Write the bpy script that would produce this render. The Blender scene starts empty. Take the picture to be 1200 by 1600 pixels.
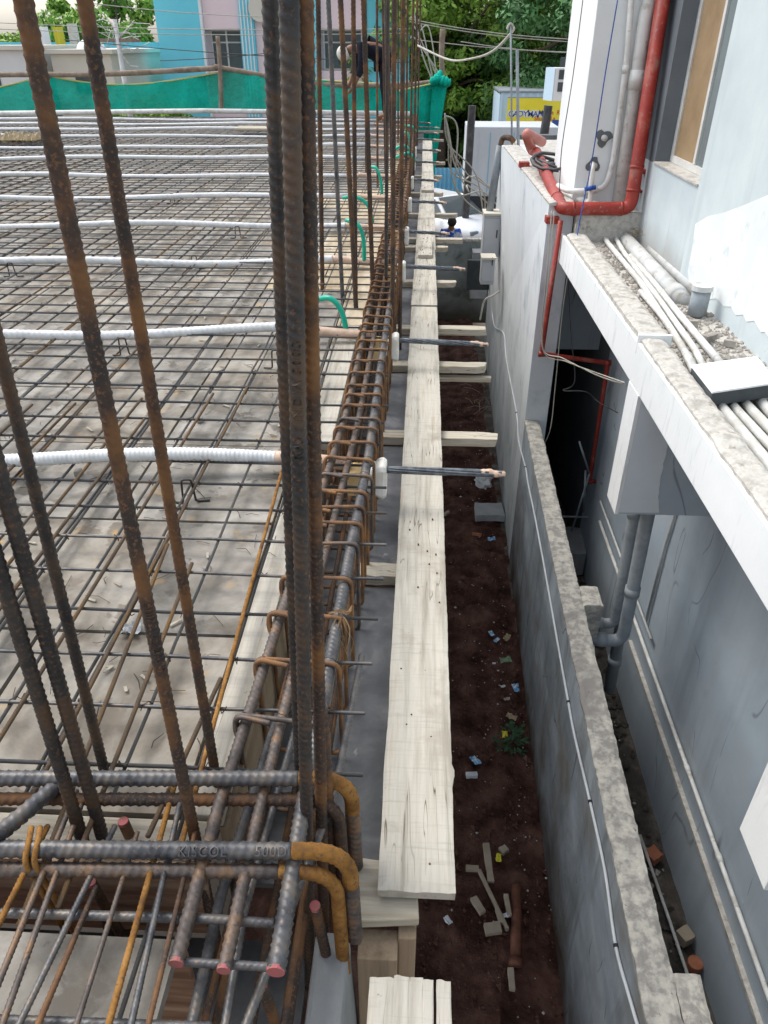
import bpy, bmesh, math, random
from math import sin, cos, tan, atan, pi, radians, sqrt
from mathutils import Vector as V, Matrix, noise as mnoise
random.seed(7)
R = random.uniform
SC = bpy.context.scene
COL = SC.collection

# ------------------------------------------------------------------ camera, sky, sun, exposure
H = 1.45; FP = 1150.0; TH = atan(735 / FP); PS = atan(67 * cos(TH) / FP)
FW = V((-sin(PS) * cos(TH), cos(PS) * cos(TH), -sin(TH)))
RT = V((cos(PS), sin(PS), 0)); UP = RT.cross(FW)
cd = bpy.data.cameras.new('camera'); cam = bpy.data.objects.new('camera', cd); COL.objects.link(cam)
cd.sensor_fit = 'VERTICAL'; cd.sensor_height = 36; cd.lens = 36 * FP / 1600
cd.clip_start = 0.02; cd.clip_end = 900
m = Matrix((RT, UP, -FW)).transposed().to_4x4(); m.translation = (0, 0, H); cam.matrix_world = m
SC.camera = cam
W = bpy.data.worlds.new('World'); SC.world = W; W.use_nodes = True
nt = W.node_tree; bg = nt.nodes['Background']; sky = nt.nodes.new('ShaderNodeTexSky')
sky.sky_type = 'NISHITA'; sky.sun_disc = False
SUN_EL, SUN_AZ = radians(58), radians(-60)       # azimuth from +Y, clockwise positive
sky.sun_elevation = SUN_EL; sky.sun_rotation = SUN_AZ
sky.air_density = 1.2; sky.dust_density = 2.5; sky.ozone_density = 1.5
hs_ = nt.nodes.new('ShaderNodeHueSaturation'); hs_.inputs['Saturation'].default_value = .4; nt.links.new(sky.outputs[0], hs_.inputs['Color'])
nt.links.new(hs_.outputs[0], bg.inputs[0]); bg.inputs[1].default_value = 0.15
ld = bpy.data.lights.new('sun', 'SUN'); lo = bpy.data.objects.new('sun', ld); COL.objects.link(lo)
ld.energy = 1.15; ld.angle = radians(28); ld.color = (1.0, 0.96, 0.9)
sd = V((sin(SUN_AZ) * cos(SUN_EL), cos(SUN_AZ) * cos(SUN_EL), sin(SUN_EL)))
lo.rotation_euler = (-sd).to_track_quat('-Z', 'Y').to_euler()
SC.view_settings.view_transform = 'Standard'; SC.view_settings.look = 'None'
SC.view_settings.gamma = 1.0; SC.view_settings.use_curve_mapping = False
SC.view_settings.exposure = 0.88

def P(x, y, z=None, X=None, Y=None):
    """point of the place seen at photo position x, y on a known level, wall or distance"""
    d = FW + RT * ((x - 600) / FP) - UP * ((y - 800) / FP)
    t = (z - H) / d.z if z is not None else (X / d.x if X is not None else Y / d.y)
    return V((0, 0, H)) + d * t

# ------------------------------------------------------------------ materials
def mat(name, cols, scale=6, detail=6, rough=.7, metal=0, bump=None, stretch=(1, 1, 1), rib=None,
        cracks=None, speck=None, trans=None, distort=0.0, grad=None, cells=None, mapping=None, patch=None, streak=None, alpha=None):
    M = bpy.data.materials.new(name); M.use_nodes = True; N = M.node_tree; L = N.links
    b = N.nodes['Principled BSDF']; b.inputs['Roughness'].default_value = rough; b.inputs['Metallic'].default_value = metal
    if rough >= .8: b.inputs['Specular IOR Level'].default_value = .12
    elif rough >= .6 and metal < .2: b.inputs['Specular IOR Level'].default_value = .3
    tc = N.nodes.new('ShaderNodeTexCoord'); mp = N.nodes.new('ShaderNodeMapping'); mp.inputs['Scale'].default_value = stretch
    L.new(tc.outputs['Object'], mp.inputs[0])
    def noi(sc, dt, vec, dist=0):
        n = N.nodes.new('ShaderNodeTexNoise'); n.inputs['Scale'].default_value = sc; n.inputs['Detail'].default_value = dt; n.inputs['Roughness'].default_value = .62
        n.inputs['Distortion'].default_value = dist; L.new(vec, n.inputs['Vector']); return n.outputs[0]
    def ramp(fac, stops):
        r = N.nodes.new('ShaderNodeValToRGB'); e = r.color_ramp.elements
        while len(e) < len(stops): e.new(0.5)
        for k, (p, c) in enumerate(stops):
            e[k].position = p; e[k].color = (*c, 1) if len(c) == 3 else c
        L.new(fac, r.inputs[0]); return r.outputs[0]
    def mix(fac, a, c, mode='MIX'):
        x = N.nodes.new('ShaderNodeMix'); x.data_type = 'RGBA'; x.blend_type = mode
        if isinstance(fac, float): x.inputs[0].default_value = fac
        else: L.new(fac, x.inputs[0])
        for i, s in ((6, a), (7, c)):
            if isinstance(s, tuple): x.inputs[i].default_value = (*s, 1)
            else: L.new(s, x.inputs[i])
        return x.outputs[2]
    c = ramp(noi(scale, detail, mp.outputs[0], distort), cols) if len(cols) > 1 else None
    if c is None:
        rg = N.nodes.new('ShaderNodeRGB'); rg.outputs[0].default_value = (*cols[0][1], 1); c = rg.outputs[0]
    g = (0, 0, 0); w1 = (1, 1, 1)
    if patch:      # (scale, lo, hi, colour): soft-edged patches of another colour
        c = mix(ramp(noi(patch[0], 5, tc.outputs['Object'], .3), [(patch[1], g), (patch[2], w1)]), c, patch[3])
    if speck:
        c = mix(ramp(noi(speck[0], 3, tc.outputs['Object']), [(speck[1] - .02, g), (speck[1] + .07, w1)]), c, speck[2])
    if cracks:     # (stretch vec, threshold width, colour)
        mp2 = N.nodes.new('ShaderNodeMapping'); mp2.inputs['Scale'].default_value = cracks[0]; L.new(tc.outputs['Object'], mp2.inputs[0])
        f = ramp(noi(1, 2, mp2.outputs[0], .4), [(.5 - cracks[1], g), (.5, w1), (.5 + cracks[1], g)])
        f2 = ramp(noi(3, 2, tc.outputs['Object']), [(.48, g), (.56, w1)])
        c = mix(mix(f2, g, f), c, cracks[2])
    if streak:     # (stretch vec, lo, hi, colour, amount): long stains, drips or saw marks
        mp4 = N.nodes.new('ShaderNodeMapping'); mp4.inputs['Scale'].default_value = streak[0]; L.new(tc.outputs['Object'], mp4.inputs[0])
        q_ = streak[4]; c = mix(ramp(noi(1, 6, mp4.outputs[0], .2), [(streak[1], g), (streak[2], (q_, q_, q_))]), c, streak[3])
    if alpha: b.inputs['Alpha'].default_value = alpha
    if grad:       # (axis, from, to, colour): dirt rising from one level, broken up by noise
        sp = N.nodes.new('ShaderNodeSeparateXYZ'); L.new(tc.outputs['Object'], sp.inputs[0])
        nn = N.nodes.new('ShaderNodeMath'); nn.operation = 'MULTIPLY_ADD'; L.new(noi(grad[4] if len(grad) > 4 else 1.2, 6, tc.outputs['Object'], .5), nn.inputs[0])
        nn.inputs[1].default_value = 0.9 * (abs(grad[2] - grad[1])); L.new(sp.outputs[grad[0]], nn.inputs[2])
        mr = N.nodes.new('ShaderNodeMapRange'); L.new(nn.outputs[0], mr.inputs[0])
        off = .45 * abs(grad[2] - grad[1])
        mr.inputs[1].default_value = grad[1] + off; mr.inputs[2].default_value = grad[2] + off; mr.inputs[3].default_value = 1; mr.inputs[4].default_value = 0
        c = mix(mr.outputs[0], c, grad[3])
    L.new(c, b.inputs['Base Color'])
    h = None
    if bump:
        h = noi(bump[0], 8, mp.outputs[0]); bp = N.nodes.new('ShaderNodeBump'); bp.inputs['Strength'].default_value = bump[1]
        bp.inputs['Distance'].default_value = bump[2] if len(bump) > 2 else .01
        L.new(h, bp.inputs['Height']); L.new(bp.outputs[0], b.inputs['Normal'])
        if rib:    # (direction scale vec, strength)
            mp3 = N.nodes.new('ShaderNodeMapping'); mp3.inputs['Scale'].default_value = rib[0]; L.new(tc.outputs['Object'], mp3.inputs[0])
            wv = N.nodes.new('ShaderNodeTexWave'); wv.bands_direction = 'DIAGONAL'; wv.inputs['Scale'].default_value = 1; L.new(mp3.outputs[0], wv.inputs[0])
            b2 = N.nodes.new('ShaderNodeBump'); b2.inputs['Strength'].default_value = rib[1]; b2.inputs['Distance'].default_value = .002
            L.new(wv.outputs[1], b2.inputs['Height']); L.new(bp.outputs[0], b2.inputs['Normal']); L.new(b2.outputs[0], b.inputs['Normal'])
    if trans is not None: b.inputs['Transmission Weight'].default_value = trans
    M['c'] = 1
    return M

DK = (.035, .03, .03); BR = (.11, .055, .032); OR = (.30, .13, .035); GY = (.13, .14, .16); TAN = (.22, .17, .12)
RB = ((300, 900, 300), .5)
M = {}
M['bar_dark'] = mat('dark_steel', [(.40, (.026, .025, .026)), (.5, (.044, .040, .038)), (.60, (.085, .055, .036))], 8, 9, .5, .3, (160, .35, .001), speck=(130, .58, (.12, .065, .035)))
M['bar_rust'] = mat('rusty_steel', [(.40, (.042, .036, .033)), (.5, (.075, .048, .035)), (.58, (.15, .075, .034)), (.68, (.20, .10, .04))], 7, 9, .7, .15, (160, .45, .001), speck=(150, .57, (.16, .085, .045)))
M['bar_orange'] = mat('orange_rusty_steel', [(.36, (.12, .062, .028)), (.5, (.24, .115, .03)), (.64, (.32, .165, .05))], 18, 9, .8, 0, (160, .45, .001), speck=(140, .58, (.12, .07, .04)))
M['bar_grey'] = mat('blue_grey_steel', [(.38, (.055, .057, .062)), (.5, (.10, .101, .106)), (.62, (.15, .135, .12))], 18, 9, .45, .4, (160, .35, .001), speck=(120, .60, (.17, .11, .07)))
M['bar_brown'] = mat('brown_grey_steel', [(.38, (.070, .055, .048)), (.5, (.115, .092, .08)), (.62, (.19, .115, .065))], 16, 9, .55, .3, (160, .4, .001), speck=(120, .58, (.06, .055, .055)))
M['stirrup'] = mat('orange_brown_stirrup_steel', [(.38, (.10, .062, .042)), (.5, (.19, .10, .05)), (.62, (.29, .145, .055))], 12, 9, .75, .05, (160, .4, .001))
M['mesh_bar_x'] = mat('mesh_steel_across', [(.35, (.075, .08, .09)), (.55, (.14, .14, .14)), (.72, (.22, .15, .10))], 3, 7, .55, .4, (90, .3, .001), rib=((700, 200, 200), .8))
M['mesh_bar_y'] = mat('mesh_steel_along', [(.35, (.07, .075, .085)), (.55, (.14, .135, .13)), (.72, (.24, .15, .085))], 3, 7, .55, .4, (90, .3, .001), rib=((200, 700, 200), .8))
M['mesh_bar_rust'] = mat('mesh_steel_rusty', [(.36, (.13, .10, .08)), (.5, (.20, .145, .10)), (.64, (.30, .18, .08))], 4, 7, .8, .1, (90, .3, .001), rib=((200, 700, 200), .8))
M['pink_paint'] = mat('pink_end_paint', [(.42, (.42, .10, .12)), (.58, (.28, .13, .10))], 90, 4, .7)
M['wire'] = mat('tie_wire_black', [(.4, (.04, .035, .03)), (.7, (.14, .08, .05))], 30, 3, .6, .3)
WD = [(.32, (.31, .285, .235)), (.44, (.43, .40, .34)), (.55, (.51, .48, .415)), (.68, (.42, .365, .285))]
M['plank_y'] = mat('weathered_plank', WD, 1.0, 9, .85, 0, (2.2, .5, .004), (28, 1.6, 28), cracks=((26, .9, 26), .007, (.09, .065, .045)), speck=(52, .73, (.12, .09, .06)), patch=(4.5, .55, .7, (.33, .295, .24)), streak=((6, 95, 6), .54, .68, (.31, .285, .24), .4))
M['plank_x'] = mat('weathered_batten', [(.32, (.30, .26, .20)), (.5, (.48, .44, .36)), (.66, (.38, .32, .23))], 1.0, 9, .85, 0, (2.2, .6, .004), (1.8, 30, 30), cracks=((1.2, 30, 30), .012, (.10, .07, .045)), speck=(45, .74, (.12, .09, .06)))
M['board_z'] = mat('upright_board', [(.3, (.20, .15, .10)), (.55, (.34, .26, .18)), (.8, (.26, .19, .12))], 1, 8, .85, 0, (2.2, .5, .003), (25, 25, 1.5))
M['ply_red'] = mat('brown_ply', [(.38, (.16, .095, .065)), (.5, (.24, .15, .105)), (.62, (.33, .24, .17))], 3, 7, .8, 0, (20, .3, .002), (1, 8, 8))
M['ply_cream'] = mat('cream_ply', [(.36, (.36, .28, .18)), (.5, (.48, .40, .28)), (.64, (.55, .48, .37))], 2.5, 8, .8, 0, (8, .25, .002), (4, 1, 4), speck=(40, .72, (.2, .13, .08)), patch=(3, .58, .72, (.42, .36, .27)))
M['deck'] = mat('stained_shutter_steel', [(.34, (.13, .115, .093)), (.46, (.215, .197, .168)), (.54, (.27, .25, .218)), (.66, (.37, .35, .31))], 5, 14, .7, 0, (25, .35, .004), distort=.25,
               patch=(8, .575, .61, (.16, .142, .118)), speck=(6, .66, (.37, .25, .12)))
M['deck2'] = mat('stained_shutter_ply', [(.34, (.15, .128, .10)), (.46, (.24, .212, .172)), (.54, (.30, .272, .228)), (.66, (.39, .36, .31))], 4.6, 14, .75, 0, (25, .35, .004), distort=.25,
                patch=(5, .565, .60, (.20, .17, .135)), speck=(8, .66, (.40, .26, .11)))
M['sheet'] = mat('dark_grey_sheet', [(.38, (.085, .088, .092)), (.5, (.12, .123, .128)), (.64, (.19, .19, .195))], 4.5, 10, .6, .1, (30, .25, .002), distort=.4, patch=(8, .66, .74, (.32, .32, .31)))
M['duct'] = mat('white_corrugated_duct', [(.38, (.56, .57, .575)), (.5, (.68, .69, .69)), (.62, (.60, .60, .58))], 9, 9, .55, 0, (50, .4, .003), speck=(30, .66, (.42, .40, .36)))
M['tape'] = mat('brown_packing_tape', [(.35, (.48, .31, .21)), (.6, (.62, .45, .34)), (.8, (.42, .25, .17))], 25, 5, .4, 0, (60, .4, .002))
M['tape_white'] = mat('white_tape', [(.3, (.74, .74, .73))], 1, 1, .5)
M['strand'] = mat('steel_strand', [(.35, (.08, .09, .10)), (.65, (.20, .215, .23))], 30, 4, .4, .7)
M['anchor_white'] = mat('white_plastic', [(.4, (.76, .75, .71)), (.75, (.60, .55, .45))], 14, 5, .5)
M['foam'] = mat('tan_wood_packing', [(.3, (.50, .34, .15)), (.6, (.66, .49, .26))], 8, 6, .8)
M['hose'] = mat('green_hose', [(.4, (.0, .36, .24)), (.7, (.0, .42, .28))], 8, 3, .35)
M['paint_white'] = mat('white_wall_paint', [(.3, (.74, .76, .76)), (.7, (.82, .84, .84))], 1.5, 8, .8, 0, (30, .15, .003), speck=(14, .77, (.45, .45, .44)))
M['fascia_paint'] = mat('white_fascia_paint', [(.3, (.74, .77, .77)), (.7, (.82, .84, .84))], 1.5, 8, .8, 0, (30, .3, .004), streak=((14, 14, 2.5), .56, .72, (.55, .57, .57), .7), speck=(11, .76, (.55, .57, .58)))
M['fresh_paint'] = mat('fresh_white_paint', [(.36, (.70, .74, .75)), (.64, (.79, .81, .81))], 3, 9, .85, 0, (30, .4, .004), patch=(6, .58, .68, (.60, .66, .68)))
M['upper_paint'] = mat('old_bluish_wall_paint', [(.36, (.49, .56, .585)), (.64, (.59, .655, .67))], 1.2, 9, .8, 0, (30, .3, .004), streak=((5, 5, .5), .54, .70, (.46, .51, .53), .5), speck=(16, .76, (.42, .40, .38)))
M['pale_wall'] = mat('pale_old_wall_paint', [(.36, (.45, .52, .55)), (.64, (.56, .62, .64))], 1.2, 9, .8, 0, (30, .3, .004), streak=((6, 6, .7), .54, .70, (.40, .43, .44), .6), speck=(16, .74, (.38, .36, .32)), grad=(2, -.2, .12, (.38, .36, .33), 3))
M['grey_paint'] = mat('blue_grey_wall_paint', [(.36, (.34, .40, .455)), (.5, (.39, .455, .51)), (.64, (.44, .505, .56))], .9, 9, .75, 0, (18, .3, .004), distort=.4, cracks=((1.1, 1.1, .35), .0022, (.20, .22, .24)), streak=((5, 5, .35), .52, .70, (.29, .33, .365), .5), patch=(2.2, .56, .70, (.40, .44, .47)), speck=(18, .78, (.14, .15, .16)))
M['grey_bare'] = mat('pale_undercoat', [(.3, (.58, .63, .67)), (.7, (.68, .73, .77))], 2, 8, .8, 0, (25, .2, .003))
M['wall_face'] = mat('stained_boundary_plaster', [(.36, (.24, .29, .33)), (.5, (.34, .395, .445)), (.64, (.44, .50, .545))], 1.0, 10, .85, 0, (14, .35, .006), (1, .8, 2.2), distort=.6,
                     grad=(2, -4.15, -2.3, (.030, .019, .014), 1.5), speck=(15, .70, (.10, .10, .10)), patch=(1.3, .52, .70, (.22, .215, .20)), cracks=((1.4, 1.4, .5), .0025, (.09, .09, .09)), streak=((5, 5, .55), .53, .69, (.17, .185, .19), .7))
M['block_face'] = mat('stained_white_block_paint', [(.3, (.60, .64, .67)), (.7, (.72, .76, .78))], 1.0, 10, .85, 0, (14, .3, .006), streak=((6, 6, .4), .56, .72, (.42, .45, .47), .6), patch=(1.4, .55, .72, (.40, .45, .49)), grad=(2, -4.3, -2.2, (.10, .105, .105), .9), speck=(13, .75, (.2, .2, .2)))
M['wall_cap'] = mat('flaking_mortar_cap', [(.40, (.32, .305, .28)), (.47, (.40, .385, .35)), (.53, (.50, .48, .425)), (.66, (.60, .575, .51))], 17, 15, .95, 0, (30, .9, .012), distort=.15, patch=(1.6, .56, .64, (.29, .275, .255)), speck=(38, .70, (.11, .10, .09)))
M['ledge_top'] = mat('dusty_ledge_mortar', [(.38, (.38, .36, .325)), (.47, (.48, .46, .42)), (.55, (.56, .54, .50)), (.68, (.44, .40, .35))], 12, 15, .95, 0, (40, .9, .012), patch=(14, .60, .70, (.30, .265, .22)))
M['concrete'] = mat('grey_concrete', [(.3, (.20, .21, .215)), (.6, (.32, .33, .33))], 3, 9, .9, 0, (20, .5, .006))
M['back_plaster'] = mat('damp_stained_wall', [(.3, (.20, .23, .22)), (.5, (.30, .33, .325)), (.7, (.36, .39, .385))], 1.2, 9, .9, 0, (14, .4, .01), grad=(2, -4.0, -2.9, (.05, .045, .035), .9), patch=(1.3, .5, .6, (.14, .17, .15)))
M['soil'] = mat('damp_red_soil', [(.36, (.038, .019, .014)), (.5, (.078, .038, .028)), (.64, (.12, .066, .050))], 4, 14, .95, 0, (14, .9, .04))
M['gap_soil'] = mat('dark_gap_soil', [(.3, (.05, .047, .042)), (.5, (.09, .08, .07)), (.74, (.19, .17, .15))], 5, 12, .95, 0, (20, .9, .03))
M['ground'] = mat('dry_ground', [(.3, (.16, .12, .09)), (.6, (.26, .21, .17))], .3, 8, .95)
M['red_pipe'] = mat('red_pipe_paint', [(.38, (.27, .020, .012)), (.62, (.36, .035, .020))], 5, 6, .5, 0, (40, .1, .001), patch=(5, .54, .66, (.36, .12, .09)), speck=(34, .62, (.24, .15, .12)), streak=((9, 9, 1.2), .54, .7, (.24, .06, .045), .6))
M['red_pipe_faded'] = mat('faded_red_pipe_paint', [(.35, (.45, .13, .10)), (.7, (.52, .22, .18))], 5, 6, .5, 0, (40, .1, .001))
M['white_pipe'] = mat('dusty_white_pipe', [(.38, (.54, .53, .49)), (.5, (.66, .665, .64)), (.62, (.72, .725, .70))], 5, 10, .55, patch=(12, .58, .70, (.46, .43, .38)))
M['grey_pipe'] = mat('grey_drain_pipe', [(.3, (.20, .23, .255)), (.55, (.30, .335, .36)), (.75, (.17, .17, .17))], 5, 9, .6)
M['pale_pipe'] = mat('pale_grey_pipe', [(.38, (.42, .42, .40)), (.5, (.52, .53, .52)), (.62, (.58, .59, .58))], 4, 10, .6, patch=(9, .58, .70, (.38, .35, .30)))
M['conduit'] = mat('white_conduit', [(.4, (.70, .73, .75)), (.75, (.60, .62, .63))], 6, 4, .5)
M['black'] = mat('black_plastic', [(.4, (.015, .016, .02)), (.7, (.03, .03, .035))], 10, 3, .5)
M['cable_dark'] = mat('dark_cable', [(.4, (.03, .03, .035)), (.7, (.08, .08, .08))], 5, 3, .5)
M['cable_pale'] = mat('pale_cable', [(.4, (.48, .47, .42)), (.7, (.36, .34, .29))], 5, 3, .6)
M['cable_blue'] = mat('blue_cord', [(.4, (.03, .10, .40)), (.7, (.02, .06, .25))], 5, 3, .6)
M['net'] = mat('green_shade_net', [(.38, (.0, .32, .23)), (.5, (.005, .46, .34)), (.62, (.01, .38, .27))], .8, 7, .8, 0, (7, .8, .08), alpha=.95)
M['net_edge'] = mat('yellow_net_edge', [(.4, (.50, .50, .18))], 4, 3, .8)
M['pole_wood'] = mat('rough_pole_wood', [(.3, (.16, .12, .09)), (.6, (.30, .24, .19))], 6, 8, .9, 0, (20, .5, .01))
M['teal_wall'] = mat('turquoise_wall_paint', [(.3, (.16, .60, .74)), (.7, (.20, .66, .78))], .6, 6, .8)
M['pink_wall'] = mat('pink_wall_paint', [(.3, (.78, .62, .65)), (.7, (.84, .69, .71))], .6, 6, .8)
M['trim'] = mat('white_trim', [(.4, (.78, .80, .82)), (.7, (.72, .74, .76))], 2, 3, .7)
M['glass_dark'] = mat('dark_window_glass', [(.3, (.05, .065, .07)), (.7, (.10, .12, .125))], .8, 4, .12)
M['glass_tint'] = mat('grey_green_glass', [(.3, (.14, .18, .19)), (.7, (.20, .25, .26))], .8, 4, .1)
M['frame'] = mat('pale_window_frame', [(.4, (.62, .62, .60)), (.7, (.50, .49, .46))], 5, 5, .6)
M['board_tan'] = mat('tan_window_board', [(.3, (.24, .165, .09)), (.6, (.32, .225, .13))], 3, 7, .75)
LEAVES = True
M['weed'] = mat('dull_weed_leaf', [(.4, (.015, .045, .02)), (.6, (.03, .09, .035))], 20, 4, .7)
M['leaf_a'] = mat('bright_leaf', [(.36, (.10, .20, .025)), (.5, (.19, .34, .045)), (.64, (.30, .46, .08))], .9, 5, .6)
M['leaf_b'] = mat('dark_leaf', [(.36, (.03, .08, .02)), (.5, (.06, .14, .03)), (.64, (.11, .22, .05))], .9, 5, .6)
M['leaf_c'] = mat('fern_leaf', [(.36, (.035, .10, .03)), (.5, (.065, .18, .055)), (.64, (.13, .28, .09))], .9, 5, .6)
M['trunk'] = mat('bark', [(.3, (.09, .07, .05)), (.6, (.17, .13, .10))], 5, 7, .9)
M['yellow'] = mat('yellow_sign_face', [(.4, (.80, .66, .02)), (.7, (.86, .74, .06))], 1, 3, .5)
M['sign_blue'] = mat('dark_blue_lettering', [(.5, (.03, .08, .30))], 1, 1, .5)
M['sign_red'] = mat('red_lettering', [(.5, (.60, .10, .03))], 1, 1, .5)
M['corr_blue'] = mat('blue_corrugated_sheet', [(.3, (.13, .40, .60)), (.7, (.20, .50, .70))], 2, 6, .5, .1)
M['corr_pale'] = mat('pale_blue_corrugated_sheet', [(.3, (.50, .66, .78)), (.7, (.58, .73, .84))], 1, 5, .5)
M['truck'] = mat('pale_grey_panel', [(.3, (.50, .53, .56)), (.7, (.58, .61, .64))], 1.2, 6, .6)
M['car'] = mat('white_car_paint', [(.4, (.70, .72, .74)), (.7, (.78, .80, .82))], 1, 3, .2)
M['rubber'] = mat('tyre_rubber', [(.4, (.02, .02, .02))], 1, 1, .9)
M['skin'] = mat('brown_skin', [(.4, (.20, .10, .06)), (.7, (.26, .14, .09))], 8, 3, .6)
M['hair'] = mat('black_hair', [(.4, (.012, .011, .011))], 8, 3, .7)
M['black_cloth'] = mat('black_cloth', [(.4, (.012, .013, .02)), (.7, (.025, .027, .04))], 12, 5, .9)
M['blue_cloth'] = mat('blue_patterned_cloth', [(.42, (.04, .10, .42)), (.5, (.12, .24, .62)), (.56, (.55, .55, .6))], 9, 2, .9)
M['pale_cloth'] = mat('pale_cloth', [(.4, (.62, .60, .55)), (.7, (.50, .48, .43))], 6, 4, .9)
M['wrap_blue'] = mat('blue_wrapper', [(.35, (.05, .22, .48)), (.5, (.22, .42, .62)), (.62, (.6, .65, .7))], 22, 3, .4)
M['wrap_white'] = mat('white_wrapper', [(.4, (.55, .57, .58)), (.7, (.36, .38, .40))], 14, 3, .5)
M['wrap_yellow'] = mat('yellow_wrapper', [(.4, (.55, .50, .03))], 14, 3, .5)
M['wrap_green'] = mat('dusty_green_bag', [(.4, (.16, .24, .15)), (.7, (.22, .30, .20))], 14, 3, .6)
M['brick_red'] = mat('broken_red_brick', [(.3, (.26, .09, .05)), (.7, (.38, .17, .10))], 10, 6, .9, 0, (30, .5, .01))
M['clay'] = mat('muddy_clay', [(.36, (.07, .038, .028)), (.5, (.13, .055, .036)), (.64, (.17, .08, .055))], 9, 9, .9, 0, (30, .5, .006))
M['offcut'] = mat('timber_offcut', [(.3, (.24, .20, .15)), (.6, (.34, .29, .22))], 8, 6, .9, 0, (30, .3, .004))
M['pebble'] = mat('pale_rubble', [(.3, (.22, .20, .18)), (.6, (.42, .39, .35))], 6, 6, .95)
M['dry_grass'] = mat('dry_straw', [(.3, (.26, .20, .12)), (.7, (.38, .31, .20))], 12, 5, .95)
M['coir'] = mat('coir_fibre', [(.38, (.14, .085, .045)), (.62, (.27, .18, .10))], 40, 5, .95)
M['house_cream'] = mat('cream_house_wall', [(.3, (.60, .56, .48)), (.7, (.68, .64, .56))], .6, 5, .85)
M['house_white'] = mat('whitewashed_wall', [(.3, (.60, .60, .60)), (.7, (.72, .72, .71))], .6, 5, .85, patch=(.9, .55, .7, (.42, .38, .36)))
M['pvc_lid'] = mat('white_board', [(.4, (.84, .84, .85))], 3, 2, .6)
M['lid_side'] = mat('charcoal_edge', [(.4, (.05, .06, .065)), (.7, (.08, .09, .095))], 5, 3, .6)
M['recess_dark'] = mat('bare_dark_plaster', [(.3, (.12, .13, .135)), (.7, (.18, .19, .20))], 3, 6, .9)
M['jamb'] = mat('grey_jamb_paint', [(.3, (.13, .15, .17)), (.7, (.17, .19, .21))], 2, 5, .8)

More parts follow.
